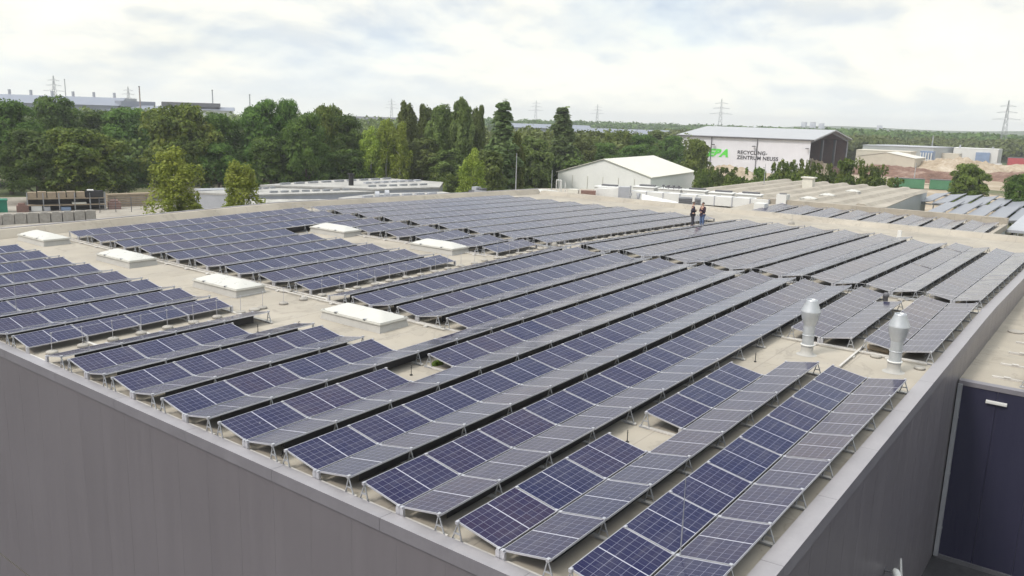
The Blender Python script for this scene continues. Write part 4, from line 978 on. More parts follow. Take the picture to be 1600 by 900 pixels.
b.build('support', MAT['steel'], r)
for i, ((x, y), lab) in enumerate(zip([(71.9, 25.4), (75.8, 22.6), (76.2, 19.5), (76.4, 16.6), (76.7, 13.6), (76.8, 10.5)],
      ['first', 'second', 'third', 'fourth', 'fifth', 'sixth'])):
    r = thing('fan_unit', '%s white fan unit with a dark slot, counted from the left behind the duct' % lab, 'fan unit', (x, y, -1.5), 1.75, 'fan units of the ventilation plant')
    z = 1.05 + .05 * math.sin(i * 3)
    b = MB(); b.box(-1.25, -.7, .15, 1.25, 1.1, z); b.box(-1.35, -.9, z, 1.35, 1.2, z + .07); b.build('housing', MAT['white'], r)
    b = MB(); b.box(-.9, -.86, z + .075, .9, -.2, z + .24); b.build('fan_slot', MAT['darkgrey'], r)
    b = MB(); b.box(-1.2, -.6, 0, -1.0, 1.0, .15); b.box(1.0, -.6, 0, 1.2, 1.0, .15); b.build('base', MAT['steel'], r)
    if i == 2:
        b = MB()
        for q in range(4): b.lathe([(.0, .0), (.12, .05), (.16, .2), (0, .24)], 8, (-1 + q*.6, .8, z + .25)); b.tube((-1 + q*.6, .8, z), (-1 + q*.6, .8, z+.28), .04, .04, 5)
        b.build('cowl', MAT['darkgrey'], r)
b = MB(); obox(b, (66.9, 24.0), (66.1, 25.4), -.9, -1.5, -.58); tag(b.build('mesh_cage', MAT['rust']), 'reddish brown mesh cage at the left end of the ventilation plant', 'cage')
b = MB(); obox(b, (66.0, 25.7), (65.6, 26.7), -.8, -1.5, -.5); tag(b.build('cabinet', MAT['offwhite']), 'pale cabinet left of the brown mesh cage', 'cabinet')
b = MB(); obox(b, (67.0, 19.9), (66.4, 20.9), -1.0, -1.5, .12); tag(b.build('cabinet', MAT['palegrey']), 'grey upright cabinet at the left end of the long duct', 'cabinet')
b = MB(); obox(b, (68.9, 21.3), (68.0, 24.6), -1.2, -1.5, -.35); b.box(68.6, 21.6, -.35, 69.6, 23.6, -.15); tag(b.build('cabinet', MAT['white']), 'white low unit between the mesh cage and the grey cabinet', 'cabinet')
r = thing('vent_mast', 'grey pipe mast with a cap at the start of the long duct', 'mast', (65.3, 18.85, -1.5)); b = MB(); b.tube((0,0,0), (0,0,1.95), .09, .09, 8); b.build('pipe', MAT['midgrey'], r); b = MB(); b.box(-.2,-.2,0,.2,.2,.12); b.box(-.14,-.14,.9,.14,.14,1.2); b.build('base', MAT['steel'], r)
r = thing('basket', 'small dark tapered basket on a post beside the pipe mast', 'basket', (65.7, 18.1, -1.5)); b = MB(); b.lathe([(.12,.55), (.24,1.2), (.22,1.2), (.1,.6)], 10); b.build('cone', MAT['midgrey'], r); b = MB(); b.tube((0,0,0), (0,0,.6), .05, .05, 6); b.build('post', MAT['steel'], r)
for (xa, ya), (xb, yb), l in (((66.4, 12.4), (65.8, 13.6), 'left'), ((66.6, 11.6), (66.4, 12.15), 'right')):
    b = MB(); obox(b, (xa, ya), (xb, yb), -.6, -1.5, -.32)
    r = tag(b.build('louvre_unit', MAT['midgrey']), '%s grey louvred unit in front of the long duct' % l, 'louvre unit')
    b = MB()
    for k in range(6): obox(b, (xa-.03, ya), (xb-.03, yb), .04, -1.4 + k*.17, -1.33 + k*.17)
    b.build('louvre', MAT['darkgrey'], r)
b = MB(); b.add([(66.2, 18.0, -1.49), (66.0, 13.8, -1.49), (67.4, 14.4, -1.0), (67.4, 18.6, -.5), (67.4, 18.4, -1.49), (67.4, 14.4, -1.49)], [(0,1,2,3), (0,3,4), (1,5,2), (2,5,4,3)]); tag(b.build('sloped_duct', MAT['white']), 'white sloped duct hood leaning on the long duct', 'duct')
r = thing('condenser', 'white boxy condenser on legs at the right end of the long duct', 'condenser', (65.0, 4.9, -1.0)); b = MB(); b.box(-.5, -.55, .1, .6, .45, .85); b.build('housing', MAT['white'], r)
b = MB(); [b.box(x, y, -.35, x+.08, y+.08, .1) for x in (-.45, .5) for y in (-.5, .35)]; b.build('leg', MAT['steel'], r)
r = thing('condenser', 'second white condenser right of the first, by the solar rows behind', 'condenser', (72.4, 5.4, -1.0)); b = MB(); b.box(-.5, -.5, .0, .6, .5, 1.25); b.build('housing', MAT['white'], r); b = MB(); b.lathe([(0,.0), (.38,.0), (.36,.08), (0,.08)], 16, (0, 0, 1.25)); b.build('fan', MAT['darkgrey'], r)
for i, (p, q) in enumerate([((59.5, 35), (59.5, 9)), ((61.2, 18), (62.5, 9))]):
    b = MB(); obox(b, p, q, .35, -1.5, -.95 + .2*i); tag(b.build('pipe_run', MAT['midgrey']), ['dark grey pipe run along the foot of the far parapet', 'short grey pipe run before the louvred units'][i], 'pipe')
r = thing('ladder_frame', 'white hoop ladder frame left of the tent hall', 'ladder frame', (69.0, 29.9, -1.5)); b = MB()
for a in (0, .7): b.tube((0, a, 0), (0, a, 1.6), .05, .05, 6); b.tube((.8, a, 0), (.8, a, 1.4), .05, .05, 6)
b.tube((0, 0, 1.6), (0, .7, 1.6), .05, .05, 6); b.build('frame', MAT['white'], r)
def mast(x, y, z0, z1, rr, label, name='mast', mat='steel', cat='mast'):
    r = thing(name, label, cat, (x, y, z0)); b = MB(); b.tube((0,0,0), (0,0,z1-z0), rr, rr*.5, 7); b.build('pole', MAT[mat], r); b = MB(); b.box(-rr*2.5, -rr*2.5, 0, rr*2.5, rr*2.5, .15); b.build('base', MAT['concrete'], r); return r
mast(66.4, 34.5, -1.5, 3.0, .07, 'thin tall mast before the left end of the tent hall')
mast(63.5, 27.5, -1.5, 1.6, .05, 'short thin mast at the left corner of the tent hall')
mast(108, 20.5, -1.5, 1.6, .07, 'thin white rod standing at the left of the ribbed roof')
mast(244.8, 27.5, GZ, -1.9, .16, 'slim street lamp mast on the recycling ground', 'lamp_mast')
mast(452, 62.0, GZ, 5.0, .5, 'pale telecom mast above the far wood on the right', 'telecom_mast')
b = MB(); b.box(-.1, -1.6, 0, .1, 1.6, 1.1); tag(b.build('signboard', MAT['offwhite'], None, (219.0, 30.5, GZ + .9)), 'small cream signboard left of the green container', 'signboard')
MAT['slat'] = worn('carport_sheet', (.25, .26, .29), .5, .1, .12, .8)
# sawtooth carports
def carport(x0, x1, y0, n, z, label, pitch=2.15):
    r = thing('carport', label, 'carport', (x0, y0, GZ), 0, 'sawtooth carport roofs'); h = z - GZ; L_ = x1 - x0
    for i in range(n):
        b = MB(); ya = -i * pitch; k = 8
        prof = [(ya - pitch * .97 * j / k, h + .34 * (j / k) ** 1.8) for j in range(k + 1)]
        v = [(0, y, zz) for y, zz in prof] + [(L_, y, zz + .45) for y, zz in prof] + [(0, y, zz - .12) for y, zz in prof] + [(L_, y, zz + .33) for y, zz in prof]; q = k + 1
        b.add(v, [(j, j+1, q+j+1, q+j) for j in range(k)] + [(2*q+j, 3*q+j, 3*q+j+1, 2*q+j+1) for j in range(k)] + [(j, 2*q+j, 2*q+j+1, j+1) for j in range(k)] + [(k, 2*q+k, 3*q+k, q+k)], 0, False); b.build('roof_slat', MAT['slat'], r)
    b = MB()
    for i in range(0, n + 1, 3):
        for xx in (.4, L_ - .4): b.tube((xx, -i * pitch, 0), (xx, -i * pitch, h), .09, .09, 6)
    b.build('post', MAT['steel'], r); b = MB(); b.box(.3, -n * pitch, h - .3, .5, 0, h - .13); b.box(L_-.5, -n * pitch, h + .1, L_-.3, 0, h + .3); b.build('beam', MAT['steel'], r)
carport(97.5, 112, -3.0, 12, -2.7, 'nearer sawtooth carport roof of curved grey slats at the right edge')
carport(117, 131, 1.8, 13, -2.9, 'farther sawtooth carport roof of grey slats below the light green tree')
r = thing('canopy', 'white flat canopy roof on posts at the right edge beside the rear building', 'canopy', (71.6, -14.4, GZ)); b = MB()
h = -1.2 - GZ; b.add([(0,0,h), (0,-9,h), (18,-9,h+.55), (18,0,h+.55), (0,0,h-.22), (0,-9,h-.22), (18,-9,h+.33), (18,0,h+.33)], [(3,2,1,0), (4,5,6,7), (0,1,5,4), (2,3,7,6), (3,0,4,7), (1,2,6,5)]); b.build('roof', MAT['palegrey'], r)
b = MB(); [b.tube((x, y, 0), (x, y, h-.2), .1, .1, 6) for x in (.5, 9, 17) for y in (-.6, -8.4)]; b.build('post', MAT['white'], r)
b = MB(); b.box(2, -8.8, 0, 17, -8.6, h-.6); b.build('rear_screen', MAT['rust'], r)
# white roofed sheds on the left
SH1 = flat_building('flat_shed', 'large white flat-roofed shed in front of the birch group', [(57.2, 69.9), (69.5, 71.6), (80, 70.6), (82.5, 60.3), (75.2, 54.4), (66.5, 57.2)], -3.0, 'palegrey', 'whiteroof', 'shed')
SH2 = flat_building('flat_shed', 'white flat-roofed shed left of the larger white one behind the yellow birches', [(46.5, 68.5), (56.8, 70.0), (66.1, 57.0), (57.0, 59.5), (50, 62)], -3.3, 'palegrey', 'whiteroof', 'shed')
flat_building('gravel_roof_building', 'low building with a speckled white gravel roof next to the main roof', [(40.5, 55.2), (49.5, 61.5), (57.5, 55.5), (56.2, 47.2), (45, 46.5)], -3.75, 'palegrey', 'gravelroof', 'building')
SH3 = flat_building('fan_roof_building', 'low white roofed building carrying two round fans', [(57.8, 55.2), (66, 56.7), (75, 53.5), (73, 47), (56.8, 45)], -3.55, 'palegrey', 'whiteroof', 'building')
def slots(parent, x0, y0, x1, y1, n, z, mat='midgrey', w=.35):
    for i in range(n):
        t_ = (i + .5) / n; x, y = x0 + (x1 - x0) * t_, y0 + (y1 - y0) * t_; d = Vector((x1 - x0, y1 - y0)).normalized() * (math.hypot(x1-x0, y1-y0) / n * .33)
        b = MB(); nn = Vector((-d.y, d.x)).normalized() * w; p0 = parent.location
        b.prism([(x-d.x-p0.x, y-d.y-p0.y), (x+d.x-p0.x, y+d.y-p0.y), (x+d.x+nn.x-p0.x, y+d.y+nn.y-p0.y), (x-d.x+nn.x-p0.x, y-d.y+nn.y-p0.y)], z - p0.z, z - p0.z + .25); b.build('rooflight_strip', MAT[mat], parent)
slots(SH1, 59, 68.5, 80, 68.2, 9, -2.75); slots(SH1, 66.8, 59.8, 76.5, 57.5, 6, -2.75); slots(SH1, 70, 63.8, 81, 63.0, 7, -2.75, 'palegrey', .6)
slots(SH2, 49.5, 66.5, 58, 67.6, 7, -3.05); slots(SH2, 53, 62.6, 64, 59.8, 8, -3.05)
slots(SH3, 60, 53.5, 72, 51.5, 6, -3.3, 'palegrey', .5)
for (x, y), l in (((58.2, 48.9), 'left'), ((60.3, 49.4), 'right')):
    r = thing('roof_fan', '%s round grey fan standing upright on the white roof' % l, 'fan', (x, y, -3.28), .9, 'round roof fans'); b = MB(); b.tube((0, -.25, .62), (0, .25, .62), .62, .62, 20); b.box(-.3, -.2, 0, .3, .2, .15); b.build('housing', MAT['palegrey'], r)
    b = MB(); b.tube((0, -.29, .62), (0, -.255, .62), .46, .46, 20); b.build('grille', MAT['darkgrey'], r)
for (x, y, l) in ((66.8, 63.0, 'black flue pipe standing on the large white roof before the birches'),):
    r = thing('flue_pipe', l, 'flue', (x, y, -2.75)); b = MB(); b.tube((0,0,0), (0,0,1.5), .35, .35, 10); b.build('pipe', MAT['black'], r); b = MB(); b.lathe([(.5, 0), (.5, .08), (.36, .12)], 10, (0, 0, 1.5)); b.build('cap', MAT['black'], r)
r = thing('equipment_stack', 'small purple-grey machine pile at the right end of the white roofs', 'equipment', (76.3, 48.5, -3.6)); b = MB(); b.box(-.8, -.7, 0, .6, .8, .8); b.box(-.3, -1.0, .2, .9, .1, 1.1); b.build('body', MAT['darkgrey'], r); b = MB(); b.box(-.6, -.4, .82, .4, .4, 1.3); b.build('cover', MAT['palegrey'], r)
# storage yard: rack, block wall, beam stacks
r = thing('storage_rack', 'two storey timber and steel storage rack full of goods in front of the wood', 'storage rack', (39.4, 97.5, GZ), math.atan2(-3.6, 8.6)); Lr = 9.6
for i in range(6): b = MB(); b.box(i*Lr/5-.06, 0, 0, i*Lr/5+.06, .12, 2.5); b.box(i*Lr/5-.06, 1.3, 0, i*Lr/5+.06, 1.42, 2.5); b.build('upright', MAT['midgrey'], r)
b = MB(); b.box(.1, 1.45, 0, Lr-.1, 1.5, 2.4); b.build('shade_backdrop', MAT['black'], r)  # black backdrop added in place of the deep shade inside the rack
for z in (.75, 1.65): b = MB(); b.box(0, 0, z, Lr, 1.4, z+.12); b.build('shelf', MAT['wood'], r)
for i in range(6):
    b = MB(); b.box(i*1.18+.1, .1, 1.78, i*1.18+1.15, 1.2, 2.62 + .05*math.sin(i*2)); tag(b.build('crate', MAT['wood'], None, (39.4, 97.5, GZ), (0, 0, math.atan2(-3.6, 8.6))), 'weathered timber crate on top of the storage rack, %s from the left' % nth(i), 'crate', 'crates on the storage rack')
for i, (x0, x1, z0, z1, mt, l) in enumerate([(.4, 1.7, .0, .72, 'white', 'white covered pallet at the left of the storage rack'), (1.9, 2.7, .0, .6, 'palegrey', 'grey crate right of the white covered pallet'), (4.0, 5.2, .0, .5, 'blue', 'blue drum stack in the storage rack'), (7.2, 9.4, 1.78, 2.7, 'black', 'black wrapped bundle at the right top of the rack'), (7.4, 8.2, 2.72, 2.85, 'white', 'white sheet lying on the black bundle'), (5.4, 7.2, .9, 1.1, 'offwhite', 'pale boards lying on the rack middle shelf')]):
    b = MB(); b.box(x0, .05, z0, x1, 1.2, z1); b.box(x0+.1, .0, z0+.05, x1-.1, .05, z1-.06); tag(b.build('stored_goods', MAT[mt], None, (39.4, 97.5, GZ+.01), (0, 0, math.atan2(-3.6, 8.6))), l, 'stored goods')
for i in range(10):
    t_ = i / 9.0; x = 29.2 + 1.28*i; y = 86.9 - .3 * i
    b = MB(); b.box(0, -.4, 0, 1.18, .4, 1.25 + .03*math.sin(i*5)); b.box(.2, -.25, 1.25, .95, .25, 1.33)
    tag(b.build('concrete_block', MAT['concrete'], None, (x, y, GZ), (0, 0, -.23)), 'large concrete block of the yard wall, %s from the left edge' % nth(i), 'concrete block', 'blocks of the yard wall')
b = MB()
for k in range(6): b.box(0, 0, k*.32, 6.2, 1.6, k*.32+.27)
tag(b.build('beam_stack', MAT['wood'], None, (50.0, 96.5, GZ), (0, 0, -.2)), 'stack of long tan timber beams right of the storage rack', 'timber stack')
b = MB(); b.box(0, 0, 0, 3.4, 2, 1.6); b.box(-.1, -.1, 1.6, 3.5, 2.1, 1.7); tag(b.build('cargo_container', MAT['tealnet'], None, (34.0, 99.5, GZ), (0, 0, -.35)), 'green tarpaulin covered stack at the far left edge', 'tarpaulin stack')
b = MB(); b.box(0, 0, 0, 1.4, 1.4, .9); b.box(.2, .2, .9, 1.0, 1.0, 1.2); tag(b.build('pallet_stack', MAT['rust'], None, (38.0, 97.5, GZ), (0, 0, -.35)), 'reddish pallet stack left of the storage rack', 'pallet stack')
b = MB(); b.box(0, 0, 0, 1.6, 1.4, 1.0); b.tube((.3, .7, 1.1), (1.3, .7, 1.1), .3, .3, 8); tag(b.build('pallet_stack', MAT['rust'], None, (48.7, 93.8, GZ), (0, 0, -.35)), 'reddish pallet stack between the rack and the timber beams', 'pallet stack')
r = thing('mesh_fence', 'thin steel mesh fence in front of the timber beam stack', 'fence', (46.0, 91.0, GZ), math.atan2(-6, 14)); b = MB()
for i in range(8): bb = MB(); bb.tube((i*2, 0, 0), (i*2, 0, 2.1), .05, .05, 6); bb.build('post', MAT['darkgrey'], r)
for k in range(6): b.tube((0, 0, .3 + k*.34), (14, 0, .3 + k*.34), .016, .016, 4, cap=False)
b.build('wire_mesh', MAT['midgrey'], r)
r = thing('site_cabin', 'white site cabin half hidden behind the tall yellow birch', 'cabin', (57.5, 84.5, GZ), -.25); b = MB(); b.box(0, 0, .2, 8, 2.6, 2.9); b.build('body', MAT['white'], r); b = MB(); b.box(-.1, -.1, 2.9, 8.1, 2.7, 3.05); b.build('roof', MAT['palegrey'], r); b = MB(); b.box(1, -.03, .3, 1.9, 0, 2.3); b.build('door', MAT['palegrey'], r)
r = thing('site_cabin', 'grey roofed cabin between the two yellow birches', 'cabin', (60.5, 79.5, GZ), -.25); b = MB(); b.box(0, 0, .2, 4.2, 3.4, 2.7); b.build('body', MAT['palegrey'], r); b = MB(); b.box(-.2, -.2, 2.7, 4.4, 3.6, 2.9); b.build('roof', MAT['whiteroof'], r); b = MB(); b.box(.9, -.03, .3, 3.2, 0, 2.2); b.build('roller_door', MAT['midgrey'], r)
# ------------------------------------------------------------------ far industry and horizon
def long_roof(name, label, A, B, dep, z1, zr_, wall='white', roof='hallroof', vents=0, cat='factory'):
    A = Vector(A); B = Vector(B); u_ = (B - A); L_ = u_.length; u_.normalize(); n_ = Vector((-u_.y, u_.x))
    if n_.dot(A - Vector((-10, -22))) < 0: n_ = -n_
    r = thing(name, label, cat, (A.x, A.y, GZ)); h = z1 - GZ; h2 = zr_ - GZ
    Q = lambda a, d, z: (u_.x*a+n_.x*d, u_.y*a+n_.y*d, z)
    b = MB(); v = [Q(0,0,0), Q(L_,0,0), Q(L_,0,h), Q(0,0,h), Q(0,dep,0), Q(L_,dep,0), Q(L_,dep,h), Q(0,dep,h)]; b.add(v, [(0,1,2,3), (5,4,7,6), (0,3,7,4), (1,5,6,2)]); b.build('wall', MAT[wall], r)
    b = MB(); v = [Q(-1,-1,h), Q(L_+1,-1,h), Q(L_+1,dep*.35,h2), Q(-1,dep*.35,h2), Q(L_+1,dep+1,h2), Q(-1,dep+1,h2), Q(-1,dep+1,h), Q(L_+1,dep+1,h)]; b.add(v, [(0,1,2,3), (3,2,4,5), (5,4,7,6), (1,7,4,2), (0,3,5,6)]); b.build('roof', MAT[roof], r)
    for i in range(vents):
        a = L_ * (i + .5) / vents; b = MB(); b.tube(Q(a, dep*.4, h2-.2), Q(a, dep*.4, h2 + 3.2), .9, .9, 6); b.build('roof_vent', MAT['palegrey'], r)
    return r, Q, h2, L_
MAT['bluewhite'] = worn('bluish_white_sheet', (.22, .24, .29), .5, .1, .06, .05)
MAT['tanband'] = worn('brown_band', (.26, .20, .18), .7, 0, .1, .2)
r, Q, h2, L_ = long_roof('factory_hall', 'very long bluish white factory with small roof vents on the far left horizon', (205, 545), (263, 499), 60, 7.5, 12.6, 'bluewhite', 'bluewhite', 6)
r, Q, h2, L_ = long_roof('factory_hall', 'long lower factory wing with a brown band right of the vented one', (258, 500), (300, 455), 40, 4.5, 8.2, 'bluewhite', 'bluewhite', 0)
b = MB(); b.add([Q(8, -1.1, h2-4.6), Q(L_-2, -1.1, h2-4.6), Q(L_-2, -1.1, h2-3.3), Q(8, -1.1, h2-3.3)], [(0,1,2,3)]); b.build('wall_band', MAT['tanband'], r)
b = MB(); x, y, z = Q(6, 8, h2); b.box(x-3, y-3, z-1, x+20, y+5, z+2.5); b.build('roof_plant', MAT['bluewhite'], r)
r, Q, h2, L_ = long_roof('factory_hall', 'white factory hall with a dark striped upper storey behind the large textured tree', (271, 462), (305, 438), 30, 6.5, 8.6, 'white', 'bluewhite', 0)
b = MB(); v = [Q(0, 2, h2-.3), Q(L_*.82, 2, h2-.3), Q(L_*.82, 2, h2+2.2), Q(0, 2, h2+2.2), Q(0, 12, h2-.3), Q(L_*.82, 12, h2-.3), Q(L_*.82, 12, h2+2.2), Q(0, 12, h2+2.2)]; b.add(v, [(0,1,2,3), (4,7,6,5), (3,2,6,7), (0,3,7,4), (1,5,6,2)]); b.build('upper_storey', MAT['darkgrey'], r)
long_roof('far_hall', 'dark long flat roof showing over the trees left of the centre', (300, 345), (338, 309), 30, 4.0, 5.6, 'greywall', 'darkgrey')
long_roof('far_hall', 'pale long roof on the horizon between the two tall poplars', (505, 372), (545, 322), 40, .6, 3.4, 'bluewhite', 'bluewhite')
long_roof('far_hall', 'pale blue long roof right of the columnar poplar', (470, 290), (520, 215), 40, -1.2, 2.0, 'bluewhite', 'bluewhite')
long_roof('far_hall', 'pale teal long roof reaching behind the recycling hall', (440, 228), (455, 190), 30, -.6, 2.2, 'bluewhite', 'bluewhite')
long_roof('far_hall', 'small white roof inside the far wood on the right', (520, 98), (523, 90), 12, -1, .2, 'white', 'white', cat='hall')
def pylon(x, y, ztop, w, label, rz):
    h = ztop - GZ; r = thing('power_pylon', label, 'power pylon', (x, y, GZ), rz, 'lattice power pylons'); b = MB(); n = 9; t_ = w * .0075
    for sx in (-1, 1):
        for sy in (-1, 1): b.tube((sx*w*.12, sy*w*.12, 0), (sx*.15, sy*.15, h), t_, t_*.6, 4, cap=False)
    for i in range(n):
        a, c = i/n, (i+1)/n; wa, wc = w*.12*(1-a)+.15*a, w*.12*(1-c)+.15*c
        for s in (-1, 1):
            b.tube((-wa*s, -wa, h*a), (wc*s, -wc, h*c), t_*.6, t_*.6, 3, cap=False); b.tube((-wa*s, wa, h*a), (wc*s, wc, h*c), t_*.6, t_*.6, 3, cap=False)
            b.tube((-wa, -wa*s, h*a), (-wc, wc*s, h*c), t_*.6, t_*.6, 3, cap=False)
    b.build('lattice_tower', MAT['midgrey'], r)
    for z, l in ((.66, .46), (.78, .34), (.89, .26)):
        b = MB(); b.tube((-w*l, 0, h*z), (0, 0, h*(z+.03)), t_*.5, t_, 4); b.tube((w*l, 0, h*z), (0, 0, h*(z+.03)), t_*.5, t_, 4); b.tube((-w*l, 0, h*z), (w*l, 0, h*z), t_*.7, t_*.7, 4); b.build('cross_arm', MAT['midgrey'], r)
pylon(359.7, 797.8, 33.7, 26, 'lattice pylon above the long factory at the far left', .3)
pylon(416.2, 770.0, 26.5, 24, 'pylon between the vented factory and the striped hall', .3)
pylon(633.2, 253.6, 28.0, 20, 'most visible lattice pylon, above the recycling hall', -1.2)
pylon(605.8, 49.3, 28.0, 18, 'tall slim pylon at the right edge above the far wood', -1.2)
pylon(884.4, 617.6, 32.0, 22, 'faint pylon between the two tall poplars', -.9)
pylon(1014.1, 602.8, 31.0, 22, 'faint pylon right of the columnar poplar', -.9)
pylon(762.5, 760.4, 28.0, 20, 'faint pylon left of the grey-green poplars', -.6)
for (x, y, z1, l) in ((347, 748.7, 29, 'thin chimney stack beside the leftmost pylon'), (262, 470, 19, 'short brown factory chimney above the factory wing'), (312, 470, 19, 'left of two masts on the striped factory hall'), (330, 455, 17, 'right of two masts on the striped factory hall')):
    r = thing('chimney_stack', l, 'chimney stack', (x, y, GZ)); b = MB(); b.tube((0,0,0), (0,0,z1-GZ), .5, .35, 8); b.build('stack', MAT['tanband'] if 'brown' in l else MAT['midgrey'], r); b = MB(); b.lathe([(.5, 0), (.5, .6)], 8, (0, 0, z1-GZ)); b.build('rim', MAT['darkgrey'], r)
MAT['tower'] = worn('cooling_tower_concrete', (.42, .44, .50), .8, 0, .05, .02)
mv = bpy.data.materials.new('steam'); mv.use_nodes = True; tt = mv.node_tree; tt.nodes.clear(); vv = tt.nodes.new('ShaderNodeVolumePrincipled'); vv.inputs['Color'].default_value = (1, 1, 1, 1); vv.inputs['Density'].default_value = .035
oo_ = tt.nodes.new('ShaderNodeOutputMaterial'); tt.links.new(vv.outputs[0], oo_.inputs['Volume'])
for i, (x, y, zt, l, st) in enumerate([(1892, 594, 20, 'left of two cooling towers on the horizon right of the recycling hall roof', 1), (1897, 576, 20.5, 'second cooling tower beside the left one on the horizon', 0), (2000, 588, 19, 'small cooling tower with bright steam on the horizon', 1), (2227, 513, 19, 'faint right-hand cooling tower on the horizon', 1)]):
    r = thing('cooling_tower', l, 'cooling tower', (x, y, GZ), 0, 'far cooling towers'); h = zt - GZ; b = MB(); b.lathe([(9, 0), (7.2, h*.45), (6.2, h*.75), (6.6, h), (6.1, h), (5.8, h*.75)], 20); b.build('shell', MAT['tower'], r)
    b = MB(); b.lathe([(6.7, h-1.2), (6.8, h-1.2), (6.8, h-.4), (6.7, h-.4)], 20); b.build('rim', MAT['white'], r)

# ------------------------------------------------------------------ the two people on the roof
MAT['skin'] = worn('skin', (.50, .30, .22), .55, 0, .05, 3); MAT['jacket'] = worn('dark_navy_jacket', (.022, .02, .04), .85, 0, .2, 8); MAT['jacket2'] = worn('dark_purple_jacket', (.04, .02, .035), .85, 0, .2, 8)
MAT['trousers'] = worn('dark_trousers', (.035, .035, .05), .85, 0, .2, 8); MAT['jeans'] = worn('blue_jeans', (.09, .14, .26), .85, 0, .2, 8); MAT['hair'] = worn('brown_hair', (.06, .035, .02), .7, 0, .3, 20); MAT['hair2'] = worn('dark_hair', (.02, .014, .012), .7, 0, .3, 20); MAT['shoe'] = worn('black_shoe', (.015, .015, .017), .5, 0, .1, 9)
def skin_obj(name, verts, edges, radii, mat, parent, root=0, sub=2):
    me = bpy.data.meshes.new(name); me.from_pydata(verts, edges, []); me.materials.append(mat); o = bpy.data.objects.new(name, me); COL.objects.link(o); o.parent = parent
    md = o.modifiers.new('skin', 'SKIN'); md.use_smooth_shade = True
    sv = me.skin_vertices[0] if me.skin_vertices else None
    if sv is None:
        bmesh_ = __import__('bmesh'); bm = bmesh_.new(); bm.from_mesh(me); bm.verts.layers.skin.verify(); bm.to_mesh(me); bm.free(); sv = me.skin_vertices[0]
    for i, rr in enumerate(radii): sv.data[i].radius = rr if isinstance(rr, tuple) else (rr, rr); sv.data[i].use_root = (i == root)
    s = o.modifiers.new('sub', 'SUBSURF'); s.levels = sub; s.render_levels = sub; return o
def person(x, y, z, rz, label, jacket, legs, hair, chin=False):
    """facing local +X; arms folded in front (chin: one hand raised to the chin)"""
    r = thing('person', label, 'person', (x, y, z), rz, 'two people standing on the roof')
    V = []; E_ = []; Rr = []
    def add(p, rr, par=None):
        V.append(p); Rr.append(rr)
        if par is not None: E_.append((par, len(V) - 1))
        return len(V) - 1
    pel = add((0, 0, .95), (.15, .12)); bel = add((.01, 0, 1.10), (.14, .11), pel); ch = add((0, 0, 1.32), (.17, .12), bel); nk = add((-.01, 0, 1.49), (.06, .06), ch); n2_ = add((.01, 0, 1.56), (.055, .055), nk); hd = add((.02, 0, 1.66), (.095, .078), n2_); tp = add((.015, 0, 1.75), (.075, .068), hd)
    nose = add((.125, 0, 1.655), .014, hd)
    jk = [pel]; 
    for s in (1, -1):
        hp = add((0, s*.10, .88), .10, pel); kn = add((.03, s*.115, .49), .062, hp); an = add((-.01, s*.13, .09), .042, kn); toe = add((.13, s*.15, .035), .032, an)
        sh = add((-.01, s*.20, 1.42), .065, ch); el = add((.03, s*.27, 1.14), .047, sh)
        if chin and s == 1: wr = add((.24, s*.05, 1.36), .032, el); pm = add((.225, s*.02, 1.45), .034, wr); fdir = Vector((-.1, -.1, 1)).normalized()
        else: wr = add((.24, -s*.02, 1.15 + .05*s), .032, el); pm = add((.25, -s*.10, 1.16 + .05*s), .034, wr); fdir = Vector((-.15, -s, -.1)).normalized()
        sd = fdir.cross(Vector((1, 0, 0))).normalized()
        for k in range(4):
            b0 = Vector(V[pm]) + sd * (k - 1.5) * .021 + fdir * .03; f1 = add(tuple(b0), .0095, pm); f2 = add(tuple(b0 + fdir * (.035 - .004*abs(k-1.3))), .0085, f1); add(tuple(b0 + fdir * (.06 - .006*abs(k-1.3)) + Vector((-.012, 0, 0))), .0075, f2)
        t1 = add(tuple(Vector(V[pm]) + sd * .04 + Vector((-.02, 0, 0))), .011, pm); add(tuple(Vector(V[t1]) + fdir * .03), .009, t1)
    skin_obj('body', V, E_, Rr, MAT['skin'], r)
    for s in (1, -1):
        b = MB(); b.lathe([(0, -.008), (.009, 0), (0, .008)], 8, (.112, s*.033, 1.675)); b.lathe([(0, -.02), (.016, 0), (0, .02)], 8, (.02, s*.085, 1.655)); b.build('eye' if s else 'eye', MAT['shoe'] if False else MAT['skin'], r) if False else None
    b = MB(); [b.lathe([(0, -.007), (.011, 0), (0, .007)], 8, (.108, s*.032, 1.675)) for s in (1, -1)]; b.box(.100, -.024, 1.600, .113, .024, 1.609); b.build('eyes_and_mouth', MAT['hair2'], r)
    b = MB(); [b.lathe([(0, -.03), (.016, -.01), (.018, .012), (0, .03)], 8, (.015, s*.082, 1.655)) for s in (1, -1)]; b.build('ear', MAT['skin'], r)
    # hair cap
    b = MB(); vs = []; n_ = 16
    for k in range(7):
        ph = k / 6 * 1.75
        for i in range(n_): t_ = 6.283*i/n_; q = (1.0 if math.cos(t_) < .35 else .80 if k > 3 else 1); vs.append((-.005 + .106*math.sin(min(ph, 1.75)*q)*math.cos(t_), .093*math.sin(ph*q)*math.sin(t_), 1.685 + .105*math.cos(ph*q)))
    b.add(vs, [(k*n_+i, k*n_+(i+1)%n_, (k+1)*n_+(i+1)%n_, (k+1)*n_+i) for k in range(6) for i in range(n_)], 0, True); b.build('hair', hair, r)
    # jacket (torso + sleeves) and trousers as slightly larger skins
    J = [(0, 0, .84), (0, 0, 1.0), (.005, 0, 1.15), (0, 0, 1.34), (-.01, 0, 1.47)]; JR = [(.20, .155), (.185, .145), (.175, .135), (.195, .145), (.085, .08)]; JE = [(0,1), (1,2), (2,3), (3,4)]
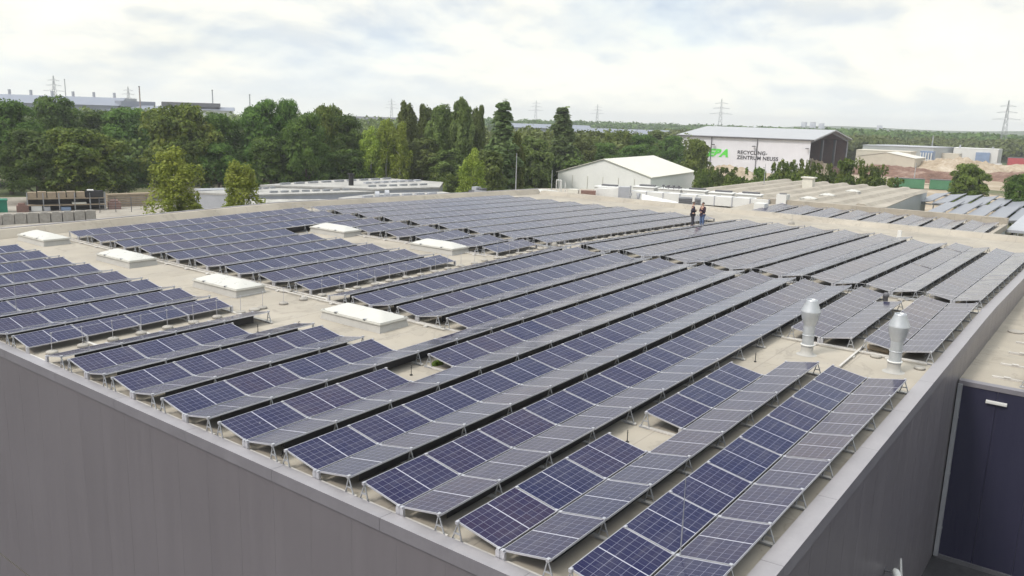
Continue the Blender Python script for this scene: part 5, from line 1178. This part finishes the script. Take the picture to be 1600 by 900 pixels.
    for s in (1, -1):
        q = len(J); J += [(-.01, s*.20, 1.42), (.03, s*.275, 1.14)]; JR += [.085, .066]; JE += [(3, q), (q, q+1)]
        J.append((.20, s*.07, 1.31) if (chin and s == 1) else (.21, s*.03, 1.155 + .05*s)); JR.append(.047); JE.append((q+1, q+2))
    skin_obj('jacket', J, JE, JR, jacket, r, 1)
    T_ = [(0, 0, .95)]; TR = [(.165, .135)]; TE = []
    for s in (1, -1): q = len(T_); T_ += [(0, s*.10, .86), (.03, s*.115, .49), (-.01, s*.13, .10)]; TR += [.12, .085, .066]; TE += [(0, q), (q, q+1), (q+1, q+2)]
    skin_obj('trousers', T_, TE, TR, legs, r)
    for s in (1, -1):
        b = MB(); b.add([(-.08, s*.13-.045, 0), (.17, s*.15-.05, 0), (.19, s*.15, 0), (.17, s*.15+.05, 0), (-.08, s*.13+.045, 0), (-.08, s*.13-.04, .09), (.05, s*.14-.04, .09), (.17, s*.15-.02, .05), (.17, s*.15+.02, .05), (.05, s*.14+.04, .09), (-.08, s*.13+.04, .09)], [(4,3,2,1,0), (0,1,7,6,5), (1,2,7), (2,8,7), (2,3,8), (3,4,10,9,8), (0,5,10,4), (5,6,9,10), (6,7,8,9)], 0, False); b.build('shoe', MAT['shoe'], r)
    return r
px_, py_ = 43.9, 1.95
person(px_, py_, zr(px_, py_), -.9, 'left of two people on the roof, dark jacket and dark trousers, arms folded', MAT['jacket'], MAT['trousers'], MAT['hair'])
person(px_ + .25, py_ - .62, zr(px_, py_ - .6), 2.7, 'right of two people on the roof, dark jacket and blue jeans, hand at chin', MAT['jacket2'], MAT['jeans'], MAT['hair2'], True)
# ------------------------------------------------------------------ haze (closed box of thin air, sky outside)
b = MB(); b.box(-710, -1510, GF - 1, 2910, 1710, 38)
hz = b.build('haze', []); tag(hz, kind='stuff')
hm = bpy.data.materials.new('haze_air'); hm.use_nodes = True; t_ = hm.node_tree; t_.nodes.clear()
pv = t_.nodes.new('ShaderNodeVolumePrincipled'); pv.inputs['Color'].default_value = (.93, .95, 1, 1); pv.inputs['Density'].default_value = .00032; pv.inputs['Anisotropy'].default_value = .2
oo = t_.nodes.new('ShaderNodeOutputMaterial'); t_.links.new(pv.outputs[0], oo.inputs['Volume']); hz.data.materials.append(hm)
